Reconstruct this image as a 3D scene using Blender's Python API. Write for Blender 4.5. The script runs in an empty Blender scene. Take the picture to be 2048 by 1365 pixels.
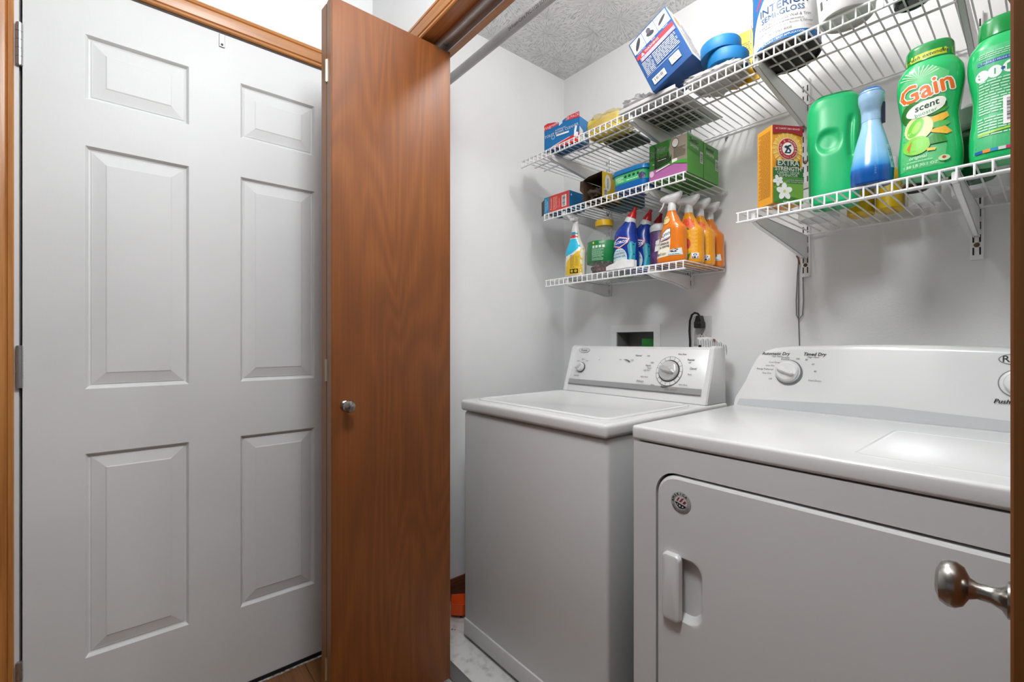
import bpy, bmesh, math, random
from mathutils import Vector, Matrix, geometry
R = math.radians
random.seed(7)
scn = bpy.context.scene
COL = scn.collection

# ------------------------------------------------------------------ camera, world, exposure
cam_d = bpy.data.cameras.new('camera'); cam = bpy.data.objects.new('camera', cam_d); COL.objects.link(cam)
cam.location = (0, 0, 1.09); cam.rotation_euler = (R(90), 0, R(50))
cam_d.sensor_width = 36; cam_d.lens = 909/2048*36; cam_d.shift_y = 1.5/2048; cam_d.clip_start = .02
scn.camera = cam
w = bpy.data.worlds.new('world'); scn.world = w; w.use_nodes = True
w.node_tree.nodes['Background'].inputs[0].default_value = (.9, .95, 1, 1)
w.node_tree.nodes['Background'].inputs[1].default_value = .15
vs = scn.view_settings
vs.view_transform = 'Standard'; vs.look = 'None'; vs.gamma = 1; vs.use_curve_mapping = False
vs.exposure = 0.25
CLOSET_W, HALL_W = 12.0, 38.0          # watts of the two ceiling lights (built with their fixtures below)

# ------------------------------------------------------------------ dimensions of the place
XL, YB, ZC = -1.64, 1.73, 2.453        # left wall, closet back wall, ceiling
YP0, YP1 = .694, .81                   # closet partition
OX0, OX1, OZ = -1.345, .185, 2.03      # closet opening
UZ, MZ, TZ, RZ = 1.883, 1.656, 1.365, 1.451   # shelf decks

# ------------------------------------------------------------------ materials
def lin(h):
    if not isinstance(h, str): return tuple(h)[:3]
    h = h.lstrip('#'); o = []
    for i in (0, 2, 4):
        c = int(h[i:i+2], 16)/255; o.append(c/12.92 if c <= .04045 else ((c+.055)/1.055)**2.4)
    return tuple(o)
_mc = {}
def newmat(name):
    m = bpy.data.materials.new(name); m.use_nodes = True
    return m, m.node_tree.nodes, m.node_tree.links, m.node_tree.nodes['Principled BSDF']
def pm(h, rough=.45, metal=0, coat=0, spec=.5):
    k = (str(h), rough, metal, coat, spec)
    if k in _mc: return _mc[k]
    m, n, l, b = newmat('paint_'+str(h).strip('#'))
    b.inputs['Base Color'].default_value = (*lin(h), 1); b.inputs['Roughness'].default_value = rough
    b.inputs['Metallic'].default_value = metal; b.inputs['Coat Weight'].default_value = coat
    b.inputs['Specular IOR Level'].default_value = spec
    # a little unevenness so that nothing is perfectly uniform
    t = n.new('ShaderNodeTexNoise'); t.inputs['Scale'].default_value = 9
    mr = n.new('ShaderNodeMapRange'); mr.inputs[3].default_value = max(0, rough-.05); mr.inputs[4].default_value = min(1, rough+.06)
    l.new(t.outputs[0], mr.inputs[0]); l.new(mr.outputs[0], b.inputs['Roughness'])
    _mc[k] = m; return m
def noisy(name, c1, c2, scale=4, rough=.5, bump=0, bscale=60, bdist=.002, detail=3, lo=.35, hi=.65, coat=0, mapscale=(1, 1, 1)):
    m, n, l, b = newmat(name)
    tc = n.new('ShaderNodeTexCoord'); mp = n.new('ShaderNodeMapping'); mp.inputs['Scale'].default_value = mapscale
    l.new(tc.outputs['Object'], mp.inputs[0])
    t = n.new('ShaderNodeTexNoise'); t.inputs['Scale'].default_value = scale; t.inputs['Detail'].default_value = detail
    l.new(mp.outputs[0], t.inputs[0])
    r = n.new('ShaderNodeValToRGB'); r.color_ramp.elements[0].position = lo; r.color_ramp.elements[1].position = hi
    r.color_ramp.elements[0].color = (*lin(c1), 1); r.color_ramp.elements[1].color = (*lin(c2), 1)
    l.new(t.outputs[0], r.inputs[0]); l.new(r.outputs[0], b.inputs['Base Color'])
    b.inputs['Roughness'].default_value = rough; b.inputs['Coat Weight'].default_value = coat
    if bump:
        t2 = n.new('ShaderNodeTexNoise'); t2.inputs['Scale'].default_value = bscale; t2.inputs['Detail'].default_value = 2
        l.new(tc.outputs['Object'], t2.inputs[0])
        bp = n.new('ShaderNodeBump'); bp.inputs['Strength'].default_value = bump; bp.inputs['Distance'].default_value = bdist
        l.new(t2.outputs[0], bp.inputs['Height']); l.new(bp.outputs[0], b.inputs['Normal'])
    return m
def wood(name, dark, mid, light, along='z', rings=12, rough=.38, blotch=.25, fine=1.0, coat=.15):
    m, n, l, b = newmat(name)
    tc = n.new('ShaderNodeTexCoord')
    def mapped(s_al, s_ac):
        mp = n.new('ShaderNodeMapping')
        mp.inputs['Scale'].default_value = {'z': (s_ac, s_ac, s_al), 'x': (s_al, s_ac, s_ac), 'y': (s_ac, s_al, s_ac)}[along]
        l.new(tc.outputs['Object'], mp.inputs[0]); return mp
    a = n.new('ShaderNodeTexNoise'); a.inputs['Scale'].default_value = 1; a.inputs['Detail'].default_value = 1.5; a.inputs['Distortion'].default_value = .35
    l.new(mapped(.8, 4.5).outputs[0], a.inputs[0])
    mu = n.new('ShaderNodeMath'); mu.operation = 'MULTIPLY'; mu.inputs[1].default_value = rings*6.28; l.new(a.outputs[0], mu.inputs[0])
    si = n.new('ShaderNodeMath'); si.operation = 'SINE'; l.new(mu.outputs[0], si.inputs[0])
    f = n.new('ShaderNodeTexNoise'); f.inputs['Scale'].default_value = 1; f.inputs['Detail'].default_value = 4
    l.new(mapped(5, 170).outputs[0], f.inputs[0])
    g = n.new('ShaderNodeTexNoise'); g.inputs['Scale'].default_value = 2.2; g.inputs['Detail'].default_value = 2
    l.new(tc.outputs['Object'], g.inputs[0])
    def lin_(src, mul, add):
        q = n.new('ShaderNodeMath'); q.operation = 'MULTIPLY_ADD'; q.inputs[1].default_value = mul; q.inputs[2].default_value = add
        l.new(src, q.inputs[0]); return q.outputs[0]
    s1 = n.new('ShaderNodeMath'); s1.operation = 'ADD'; l.new(lin_(si.outputs[0], .04, .5), s1.inputs[0]); l.new(lin_(f.outputs[0], .55*fine, -.275*fine), s1.inputs[1])
    s2 = n.new('ShaderNodeMath'); s2.operation = 'ADD'; l.new(s1.outputs[0], s2.inputs[0]); l.new(lin_(g.outputs[0], blotch*2, -blotch), s2.inputs[1])
    r = n.new('ShaderNodeValToRGB'); e = r.color_ramp.elements
    e[0].position = .2; e[0].color = (*lin(dark), 1); e[1].position = .85; e[1].color = (*lin(light), 1)
    x = e.new(.5); x.color = (*lin(mid), 1)
    l.new(s2.outputs[0], r.inputs[0]); l.new(r.outputs[0], b.inputs['Base Color'])
    b.inputs['Roughness'].default_value = rough; b.inputs['Coat Weight'].default_value = coat; b.inputs['Coat Roughness'].default_value = .3
    bp = n.new('ShaderNodeBump'); bp.inputs['Strength'].default_value = .25; bp.inputs['Distance'].default_value = .0006
    l.new(f.outputs[0], bp.inputs['Height']); l.new(bp.outputs[0], b.inputs['Normal'])
    return m
def clear(name, tint, amount=.25, rough=.06):
    m, n, l, b = newmat(name)
    tr = n.new('ShaderNodeBsdfTransparent'); tr.inputs[0].default_value = (*lin(tint), 1)
    b.inputs['Base Color'].default_value = (*lin(tint), 1); b.inputs['Roughness'].default_value = rough
    mx = n.new('ShaderNodeMixShader'); mx.inputs[0].default_value = amount
    l.new(tr.outputs[0], mx.inputs[1]); l.new(b.outputs[0], mx.inputs[2]); l.new(mx.outputs[0], n['Material Output'].inputs[0])
    return m
def ceiling_mat():
    m, n, l, b = newmat('stomped_ceiling_texture')
    b.inputs['Base Color'].default_value = (*lin('#e8e8e8'), 1); b.inputs['Roughness'].default_value = .8
    tc = n.new('ShaderNodeTexCoord')
    v = n.new('ShaderNodeTexVoronoi'); v.inputs['Scale'].default_value = 5.2; l.new(tc.outputs['Object'], v.inputs[0])
    # strokes fan out round each stomp mark: angle about the cell's centre drives a comb
    sub = n.new('ShaderNodeVectorMath'); sub.operation = 'SUBTRACT'; l.new(tc.outputs['Object'], sub.inputs[0])
    sc = n.new('ShaderNodeVectorMath'); sc.operation = 'SCALE'; sc.inputs['Scale'].default_value = 1
    l.new(v.outputs['Position'], sc.inputs[0]); l.new(sc.outputs[0], sub.inputs[1])
    sp = n.new('ShaderNodeSeparateXYZ'); l.new(sub.outputs[0], sp.inputs[0])
    at = n.new('ShaderNodeMath'); at.operation = 'ARCTAN2'; l.new(sp.outputs[0], at.inputs[0]); l.new(sp.outputs[1], at.inputs[1])
    cb = n.new('ShaderNodeCombineXYZ'); 
    ma = n.new('ShaderNodeMath'); ma.operation = 'MULTIPLY'; ma.inputs[1].default_value = 8; l.new(at.outputs[0], ma.inputs[0])
    md = n.new('ShaderNodeMath'); md.operation = 'MULTIPLY'; md.inputs[1].default_value = 4; l.new(v.outputs['Distance'], md.inputs[0])
    l.new(ma.outputs[0], cb.inputs[0]); l.new(md.outputs[0], cb.inputs[1])
    l.new(v.outputs['Color'], cb.inputs[2]) if False else None
    t = n.new('ShaderNodeTexNoise'); t.inputs['Scale'].default_value = 2.6; t.inputs['Detail'].default_value = 2; t.inputs['Distortion'].default_value = .6
    l.new(cb.outputs[0], t.inputs[0])
    r = n.new('ShaderNodeValToRGB'); r.color_ramp.elements[0].position = .56; r.color_ramp.elements[1].position = .66
    l.new(t.outputs[0], r.inputs[0])
    bp = n.new('ShaderNodeBump'); bp.inputs['Strength'].default_value = .8; bp.inputs['Distance'].default_value = .009
    l.new(r.outputs[0], bp.inputs['Height']); l.new(bp.outputs[0], b.inputs['Normal'])
    return m
M_WALL = noisy('white_wall_paint', '#e6e6e6', '#ebebeb', 3, .55, .25, 220, .0012)
M_CEIL = ceiling_mat()
M_DOOR = noisy('white_door_paint', '#dadada', '#e0e0e0', 2.5, .5, .12, 150, .001)
M_JAMBW = pm('#dcdcdc', .45)
M_OAK = wood('honey_oak_trim', '#8a5224', '#b97a40', '#d29a5c', 'y', 5, .35, .12)
M_OAKX = wood('honey_oak_trim_x', '#8a5224', '#b97a40', '#d29a5c', 'x', 5, .35, .12)
M_OAKZ = wood('honey_oak_trim_z', '#8a5224', '#b97a40', '#d29a5c', 'z', 5, .35, .12)
M_LUAN = wood('brown_luan_veneer', '#45260f', '#7a441c', '#a0652c', 'z', 18, .42, .16, .4, .08)
M_LUANE = wood('brown_luan_edge', '#54300f', '#82501d', '#9e672c', 'z', 4, .4, .1, .8)
M_APPL = noisy('white_appliance_enamel', '#dedede', '#e2e2e2', 2, .22, .05, 300, .0003, coat=.2)
M_APPLB = noisy('white_appliance_body', '#d6d6d6', '#dadada', 2, .3, .05, 300, .0003)
M_WIRE = pm('#ececec', .35); M_STEEL = pm('#b9b9b9', .3, .9); M_NICK = pm('#a8a5a0', .24, 1)
M_CHROME = pm('#d4d4d4', .15, 1); M_DARK = pm('#141414', .5); M_GREY = pm('#a7a7a7', .4); M_WHITE = pm('#efefef', .4)
M_BRASS = pm('#d6cbb8', .3, .9)
M_FLOORC = noisy('speckled_vinyl', '#b5b4b1', '#d8d7d4', 26, .35, .1, 90, .001, 6, .3, .5)
M_BAG = clear('thin_plastic_bag', '#ececec', .5, .2)
M_CLEAR = clear('clear_plastic', '#f6f8f8', .1, .05)

# ------------------------------------------------------------------ mesh helpers
class MB:
    def __init__(s): s.v = []; s.f = []; s.m = []
    def add(s, vs, fs, mi=0):
        o = len(s.v); s.v += [tuple(p) for p in vs]
        for f in fs: s.f.append([i+o for i in f]); s.m.append(mi)
        return s
    def box(s, x0, x1, y0, y1, z0, z1, mi=0):
        vs = [(x, y, z) for z in (z0, z1) for y in (y0, y1) for x in (x0, x1)]
        return s.add(vs, [(0, 2, 3, 1), (4, 5, 7, 6), (0, 1, 5, 4), (2, 6, 7, 3), (0, 4, 6, 2), (1, 3, 7, 5)], mi)
    def rbox(s, x0, x1, y0, y1, z0, z1, r=.005, seg=3, mi=0, mat=None):
        bm = bmesh.new(); bmesh.ops.create_cube(bm, size=1)
        for v in bm.verts: v.co = Vector(((x0+x1)/2+v.co.x*(x1-x0), (y0+y1)/2+v.co.y*(y1-y0), (z0+z1)/2+v.co.z*(z1-z0)))
        bmesh.ops.bevel(bm, geom=bm.edges[:], offset=r, segments=seg, profile=.5, affect='EDGES')
        return s.frombm(bm, mi, mat)
    def frombm(s, bm, mi=0, mat=None):
        bm.verts.ensure_lookup_table(); bm.verts.index_update()
        vs = [(mat @ v.co) if mat else v.co.copy() for v in bm.verts]
        s.add(vs, [[v.index for v in f.verts] for f in bm.faces], mi); bm.free(); return s
    def rings(s, rs, closed=True, cap0=True, cap1=True, mi=0):
        n = len(rs[0]); vs = [p for r in rs for p in r]; fs = []
        for i in range(len(rs)-1):
            for j in range(n if closed else n-1):
                a, b = i*n+j, i*n+(j+1) % n; fs.append((a, b, b+n, a+n))
        if cap0: fs.append(list(range(n))[::-1])
        if cap1: fs.append([(len(rs)-1)*n+j for j in range(n)])
        return s.add(vs, fs, mi)
    def cyl(s, p0, p1, r0, r1=None, n=14, mi=0, cap=True):
        return s.tube([p0, p1], [r0, r0 if r1 is None else r1], n, mi, cap)
    def tube(s, pts, r, n=8, mi=0, cap=True):
        pts = [Vector(p) for p in pts]; rs = []
        up = None
        for i, p in enumerate(pts):
            a = pts[max(0, i-1)]; c = pts[min(len(pts)-1, i+1)]; t = (c-a).normalized()
            if up is None: up = t.orthogonal().normalized()
            up = (up-t*up.dot(t)).normalized(); sd = t.cross(up)
            rr = r[i] if isinstance(r, (list, tuple)) else r
            rs.append([p+up*rr*math.cos(2*math.pi*k/n)+sd*rr*math.sin(2*math.pi*k/n) for k in range(n)])
        return s.rings(rs, True, cap, cap, mi)
    def lathe(s, prof, n=32, c=(0, 0, 0), mi=0, mat=None, cap=True):
        rs = []
        for r, z in prof:
            rs.append([Vector((c[0]+r*math.cos(2*math.pi*k/n), c[1]+r*math.sin(2*math.pi*k/n), c[2]+z)) for k in range(n)])
        if mat: rs = [[mat @ p for p in q] for q in rs]
        return s.rings(rs, True, cap, cap, mi)
    def prism(s, poly, axis, a0, a1, mi=0):
        def P(p, a): return {'x': (a, p[0], p[1]), 'y': (p[0], a, p[1]), 'z': (p[0], p[1], a)}[axis]
        return s.rings([[P(p, a0) for p in poly], [P(p, a1) for p in poly]], True, True, True, mi)
    def build(s, name, mats, parent=None, smooth=35, loc=None, rot=None):
        me = bpy.data.meshes.new(name); me.from_pydata(s.v, [], s.f)
        if not isinstance(mats, (list, tuple)): mats = [mats]
        for m in mats: me.materials.append(m)
        me.polygons.foreach_set('material_index', s.m)
        bm = bmesh.new(); bm.from_mesh(me); bmesh.ops.recalc_face_normals(bm, faces=bm.faces); bm.to_mesh(me); bm.free()
        if smooth: me.shade_smooth(); me.set_sharp_from_angle(angle=R(smooth))
        return put(name, me, parent, loc, rot)
def put(name, me, parent=None, loc=None, rot=None):
    o = bpy.data.objects.new(name, me); COL.objects.link(o)
    if parent: o.parent = parent
    if loc: o.location = loc
    if rot: o.rotation_euler = rot
    return o
def tag(o, label=None, cat=None, group=None, kind=None):
    if label: o['label'] = label
    if cat: o['category'] = cat
    if group: o['group'] = group
    if kind: o['kind'] = kind
    return o
def thing(name, label, cat, loc=(0, 0, 0), rz=0, group=None):
    o = put(name, None, None, loc, (0, 0, R(rz))); o.empty_display_size = .05
    return tag(o, label, cat, group)
def struct(o, label, cat): return tag(o, label, cat, None, 'structure')

# superelliptic bottles: keys are (z, half width, half depth[, centre x[, centre y[, squareness]]])
class Loft:
    def __init__(s, keys): s.k = [tuple(k)+((0, 0, 2.4)[len(k)-3:] if len(k) < 6 else ()) for k in keys]
    def at(s, z):
        k = s.k
        if z <= k[0][0]: return k[0][1:]
        if z >= k[-1][0]: return k[-1][1:]
        for i in range(len(k)-1):
            if k[i][0] <= z <= k[i+1][0]: break
        z0, z1 = k[i][0], k[i+1][0]; h = z1-z0; t = (z-z0)/h; o = []
        for j in range(1, 6):
            d = (k[i+1][j]-k[i][j])/h
            def tan(a):
                if a == 0 or a == len(k)-1: return d
                s0 = (k[a][j]-k[a-1][j])/max(1e-6, k[a][0]-k[a-1][0]); s1 = (k[a+1][j]-k[a][j])/max(1e-6, k[a+1][0]-k[a][0])
                return 0 if s0*s1 <= 0 else 2*s0*s1/(s0+s1)
            m0, m1 = tan(i), tan(i+1); t2, t3 = t*t, t*t*t
            o.append((2*t3-3*t2+1)*k[i][j]+(t3-2*t2+t)*h*m0+(-2*t3+3*t2)*k[i+1][j]+(t3-t2)*h*m1)
        return o
    def pt(s, z, th):
        a, b, cx, cy, n = s.at(z); c, q = math.cos(th), math.sin(th)
        return Vector((cx+a*math.copysign(abs(c)**(2/n), c), cy+b*math.copysign(abs(q)**(2/n), q), z))
    def mesh(s, mb, nz=40, nt=40, mi=0, z0=None, z1=None, cap=True):
        z0 = s.k[0][0] if z0 is None else z0; z1 = s.k[-1][0] if z1 is None else z1
        zs = sorted(set([z0+(z1-z0)*i/nz for i in range(nz+1)]+[k[0] for k in s.k if z0 < k[0] < z1]))
        mb.rings([[s.pt(z, 2*math.pi*j/nt) for j in range(nt)] for z in zs], True, cap, cap, mi); return mb
    def front(s, x, z, off=0):
        a, b, cx, cy, n = s.at(z); q = min(.995, abs(x-cx)/a)
        return (x, cy-b*(1-q**n)**(1/n)-off, z)
    def side(s, y, z, off=0):                        # decals on the +x side; y runs from front to back
        a, b, cx, cy, n = s.at(z); q = min(.995, abs(y-cy)/b)
        return (cx+a*(1-q**n)**(1/n)+off, y, z)

# flat print laid on a surface through a mapping (x, z, offset) -> point
def split(tris, L):
    out = []; st = list(tris)
    while st:
        t = st.pop(); e = [((t[i][0]-t[(i+1) % 3][0])**2+(t[i][1]-t[(i+1) % 3][1])**2, i) for i in range(3)]
        d, i = max(e)
        if d > L*L:
            a, b, c = t[i], t[(i+1) % 3], t[(i+2) % 3]; m = ((a[0]+b[0])/2, (a[1]+b[1])/2)
            st += [(a, m, c), (m, b, c)]
        else: out.append(t)
    return out
def polytris(p):
    return [tuple(p[i] for i in t) for t in geometry.tessellate_polygon([[Vector((a, b, 0)) for a, b in p]])]
_tx = {}
def texttris(body, size, bold, shear):
    k = (body, shear)
    if k not in _tx:
        c = bpy.data.curves.new('t', 'FONT'); c.body = body; c.size = 1; c.align_x = 'CENTER'; c.align_y = 'CENTER'
        c.shear = shear; c.resolution_u = 2
        o = bpy.data.objects.new('t', c); me = o.to_mesh(); me.calc_loop_triangles()
        vv = [(v.co.x, v.co.y) for v in me.vertices]
        ts = [tuple(vv[i] for i in t.vertices) for t in me.loop_triangles]
        o.to_mesh_clear(); bpy.data.objects.remove(o); bpy.data.curves.remove(c)
        _tx[k] = ts
    o = []; d = bold*.8
    sh_ = [(0, 0)] if not bold else [(0, 0), (d, 0), (-d, 0), (0, d), (0, -d)]+([(d*.7, d*.7), (-d*.7, d*.7), (d*.7, -d*.7), (-d*.7, -d*.7)] if bold > .04 else [])
    for p, q in sh_: o += [tuple(((a+p)*size, (b+q)*size) for a, b in t) for t in _tx[k]]
    return o
def xf(tris, x, z, rot=0, sx=1, sz=1):
    c, s = math.cos(R(rot)), math.sin(R(rot))
    return [tuple((x+(a*sx)*c-(b*sz)*s, z+(a*sx)*s+(b*sz)*c) for a, b in t) for t in tris]
def ell(cx, cz, rx, rz, n=28, a0=0, a1=360): return [(cx+rx*math.cos(R(a0+(a1-a0)*i/n)), cz+rz*math.sin(R(a0+(a1-a0)*i/n))) for i in range(n if a1-a0 == 360 else n+1)]
def decal(parent, mp, shapes, name='label', L=.012, off=.0004, rough=.4):
    mb = MB(); cols = []
    for i, sh in enumerate(shapes):
        k, col = sh[0], sh[1]
        if k == 'r': t = polytris([(sh[2], sh[3]), (sh[4], sh[3]), (sh[4], sh[5]), (sh[2], sh[5])])
        elif k == 'e': t = xf(polytris(ell(0, 0, sh[4], sh[5])), sh[2], sh[3], sh[6] if len(sh) > 6 else 0)
        elif k == 'p': t = polytris(sh[2])
        elif k == 't':                                # text, x, z, size, options
            o = sh[6] if len(sh) > 6 else {}
            t = xf(texttris(sh[2], sh[5], o.get('b', 0), o.get('sh', 0)), sh[3], sh[4], o.get('rot', 0), o.get('sx', 1), 1)
        elif k == 'arc':                              # text, cx, cz, radius, size, mid angle, step, options
            t = []; n = len(sh[2])
            for j, ch in enumerate(sh[2]):
                if ch == ' ': continue
                a = sh[7]-(j-(n-1)/2)*sh[8]
                t += xf(texttris(ch, sh[6], .03, 0), sh[3]+sh[5]*math.cos(R(a)), sh[4]+sh[5]*math.sin(R(a)), a-90)
        elif k == 'lines':                            # x0 z0 x1 z1 count: rows of tiny print
            t = []; rn = random.Random(str(sh)); h = (sh[5]-sh[3])/sh[6]
            for j in range(sh[6]):
                z = sh[5]-h*(j+.5); x = sh[2]; xe = sh[4]-rn.random()*.25*(sh[4]-sh[2])*(j % 3 == 2)
                while x < xe:
                    q = min(xe, x+h*rn.uniform(.8, 3)); t += polytris([(x, z-h*.22), (q, z-h*.22), (q, z+h*.22), (x, z+h*.22)]); x = q+h*.35
        elif k == 'bar':                              # barcode x0 z0 x1 z1 vertical?
            t = []; rn = random.Random(3); hz = len(sh) > 6; p = sh[3] if hz else sh[2]; e = sh[5] if hz else sh[4]
            s_ = (e-p)/46
            while p < e:
                q = p+s_*rn.choice((.6, 1, 1.8)); t += polytris([(sh[2], p), (sh[4], p), (sh[4], q), (sh[2], q)] if hz else [(p, sh[3]), (q, sh[3]), (q, sh[5]), (p, sh[5])]); p = q+s_*rn.choice((.6, 1, 1.6))
        if col not in cols: cols.append(col)
        t = split(t, L); mi = cols.index(col)
        vs = []; fs = []
        for tri in t:
            fs.append((len(vs), len(vs)+1, len(vs)+2)); vs += [mp(a, b, off+i*.00012) for a, b in tri]
        mb.add(vs, fs, mi)
    me = bpy.data.meshes.new(name); me.from_pydata(mb.v, [], mb.f)
    for c in cols: me.materials.append(pm(c, rough) if isinstance(c, str) else c)
    me.polygons.foreach_set('material_index', mb.m)
    return put(name, me, parent)
def face_y(y0): return lambda x, z, o=0: (x, y0-o, z)        # print on a face looking towards -y
def face_x(x0): return lambda y, z, o=0: (x0+o, y, z)        # print on a face looking towards +x
def star(cx, cz, r): return [(cx+(r if i % 2 == 0 else r*.4)*math.sin(i*math.pi/5), cz+(r if i % 2 == 0 else r*.4)*math.cos(i*math.pi/5)) for i in range(10)]


# ================================================================== THE SETTING
DY0, DY1, DZ = -.205, .602, 2.035            # door leaf
HX1, HY0 = 2.2, -4.2                        # hall right wall, hall end wall
f = struct(MB().box(XL-.15, HX1, HY0, YP0+.06, -.06, -.012).box(XL, HX1, HY0, -1.2, -.012, 0).build('floor', wood('far_floor_boards', '#4a2b16', '#7a5030', '#9a6c42', 'x', 7, .4, .2, .8)), 'brown wood plank floor of the hall', 'floor')
rn = random.Random(4); M_PL = [wood('floor_plank_%d' % i, a, b, c, 'x', 7, .4, .2, .8) for i, (a, b, c) in enumerate((('#3c2210', '#6d4424', '#94653a'), ('#4a2b16', '#855730', '#a87848'), ('#33200f', '#5d3b20', '#825634')))]
y = -1.2; k = 0
pme = {}
while y < YP0+.05:
    x0 = XL-.0-(k % 3)*.35
    while x0 < HX1:
        a, b = max(x0, XL), min(x0+1.05, HX1); key = (round(b-a, 3), rn.randrange(3))
        if b-a > .02 and y+.118 < YP0+.062:
            if key not in pme:
                o = MB().rbox(.0006, b-a-.0006, .0006, .1174, -.012, 0, .0015, 1).build('plank', M_PL[key[1]], f); pme[key] = o.data
            else: o = put('plank', pme[key], f)
            o.location = (a, y, 0)
        x0 += 1.05
    y += .118; k += 1
struct(MB().box(XL, .5, YP0+.06, YB, -.06, -.002).build('floor', M_FLOORC), 'worn pale speckled vinyl floor of the closet under washer and dryer', 'floor')
struct(MB().rbox(OX0, OX1, .79, .835, -.004, .005, .002, 2).build('trim_5', pm('#8f8f8f', .35, .6)), 'grey metal threshold strip at the closet opening', 'trim')
struct(MB().box(XL-.15, HX1+.1, HY0-.1, YB+.12, ZC, ZC+.06).build('ceiling', M_CEIL), 'white ceiling with a stomped brush texture', 'ceiling')
wl = MB(); wl.box(XL-.115, XL, HY0-.1, DY0-.03, -.06, ZC).box(XL-.115, XL, DY0-.03, DY1+.03, DZ+.03, ZC).box(XL-.115, XL, DY1+.03, YB, -.06, ZC)
struct(wl.build('wall_left', M_WALL), 'white painted wall holding the panelled door and closing the closet on the left', 'wall')
# back wall with the hole of the washer outlet box
BX0, BX1, BZ0, BZ1 = -1.302, -1.107, .93, 1.134
wb = MB(); wb.box(XL-.115, BX0, YB, YB+.115, -.06, ZC).box(BX1, .62, YB, YB+.115, -.06, ZC).box(BX0, BX1, YB, YB+.115, BZ1, ZC).box(BX0, BX1, YB, YB+.115, -.06, BZ0)
struct(wb.build('wall_back', M_WALL), 'white painted back wall of the closet behind the shelves', 'wall')
wp = MB(); wp.box(XL, OX0-.018, YP0, YP1, -.06, ZC).box(OX1+.018, HX1, YP0, YP1, -.06, ZC).box(OX0-.018, OX1+.018, YP0, YP1, OZ+.018, ZC)
struct(wp.build('wall_front', M_WALL), 'white partition wall around the closet opening', 'wall')
struct(MB().box(.5, .62, YP1, YB, -.06, ZC).build('wall_right', M_WALL), 'white painted right end wall of the closet', 'wall')
struct(MB().box(HX1, HX1+.1, HY0-.1, YP1, -.06, ZC).build('wall_hall_right', M_WALL), 'white painted hall wall to the right of the closet', 'wall')
struct(MB().box(XL-.115, HX1+.1, HY0-.1, HY0, -.06, ZC).build('wall_hall_end', M_WALL), 'white painted wall at the far end of the hall', 'wall')

CAS = [(0, 0), (0, .008), (.003, .011), (.009, .011), (.011, .008), (.014, .012), (.03, .016), (.042, .0165), (.044, .013), (.047, .0165), (.056, .015), (.06, .011), (.06, 0)]
def casing(a, b, wdir, ndir, name, mat, parent, prof=CAS):
    a, b, wd, nd = Vector(a), Vector(b), Vector(wdir), Vector(ndir)
    return MB().rings([[p+wd*q[0]+nd*q[1] for q in prof] for p in (a, b)]).build(name, mat, parent, 25)
def group_struct(name, label, cat):
    o = put(name, None); o.empty_display_size = .05; return struct(o, label, cat)
t1 = group_struct('trim_1', 'honey oak casing around the white panelled door', 'trim')
casing((XL, DY0-.014, 0), (XL, DY0-.014, DZ+.07), (0, -1, 0), (1, 0, 0), 'side_casing', M_OAKZ, t1)
casing((XL, DY1+.014, 0), (XL, DY1+.014, DZ+.07), (0, 1, 0), (1, 0, 0), 'side_casing', M_OAKZ, t1)
casing((XL, DY0-.074, DZ+.006), (XL, DY1+.074, DZ+.006), (0, 0, 1), (1, 0, 0), 'head_casing', M_OAK, t1)
MB().box(XL-.115, XL+.001, DY0-.03, DY0-.006, 0, DZ+.01).box(XL-.115, XL+.001, DY1+.006, DY1+.03, 0, DZ+.01).box(XL-.115, XL+.001, DY0-.03, DY1+.03, DZ+.0065, DZ+.03).build('white_jamb', M_JAMBW, t1)
MB().box(XL-.1, XL-.045, DY0-.006, DY0+.002, 0, DZ).box(XL-.1, XL-.045, DY1-.002, DY1+.006, 0, DZ).box(XL-.1, XL-.045, DY0, DY1, DZ-.002, DZ+.0065).build('black_weatherstrip', M_DARK, t1)
tab = MB().rbox(XL+.001, XL+.004, .207, .222, 1.993, 2.032, .001, 1).cyl((XL+.004, .2145, 2.0), (XL+.0055, .2145, 2.0), .0035, mi=1).build('metal_latch_tab', [M_STEEL, M_DARK], t1)
t2 = group_struct('trim_2', 'honey oak casing and jamb around the closet opening', 'trim')
casing((OX0-.06, YP0, OZ-.004), (OX1+.06, YP0, OZ-.004), (0, 0, 1), (0, -1, 0), 'head_casing', M_OAKX, t2)
casing((OX0-.004, YP0, 0), (OX0-.004, YP0, OZ+.056), (-1, 0, 0), (0, -1, 0), 'side_casing', M_OAKZ, t2)
casing((OX1+.004, YP0, 0), (OX1+.004, YP0, OZ+.056), (1, 0, 0), (0, -1, 0), 'side_casing', M_OAKZ, t2)
MB().box(OX0-.018, OX0, YP0-.001, YP1+.001, 0, OZ).build('jamb', M_OAKZ, t2)
MB().box(OX1, OX1+.018, YP0-.001, YP1+.001, 0, OZ).build('jamb', M_OAKZ, t2)
MB().box(OX0-.018, OX1+.018, YP0-.001, YP1+.001, OZ, OZ+.018).build('head_jamb', M_OAKX, t2)
tr = struct(MB().rings([[(x, yy, zz) for yy, zz in ((.735, OZ), (.735, OZ-.02), (.738, OZ-.02), (.738, OZ-.003), (.768, OZ-.003), (.768, OZ-.02), (.771, OZ-.02), (.771, OZ))] for x in (OX0+.005, OX1-.005)]).build('trim_3', pm('#c4c4c4', .35, .5), None, 20), 'bright metal folding door track under the closet header', 'track')
MB().box(-1.262, -1.232, .738, .768, OZ-.024, OZ-.006).cyl((-1.249, .753, OZ-.03), (-1.249, .753, OZ-.008), .005).build('roller_bracket', M_STEEL, tr)
BBP = [(0, 0), (.012, 0), (.012, .06), (.009, .066), (.012, .072), (.006, .084), (0, .085)]
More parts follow.
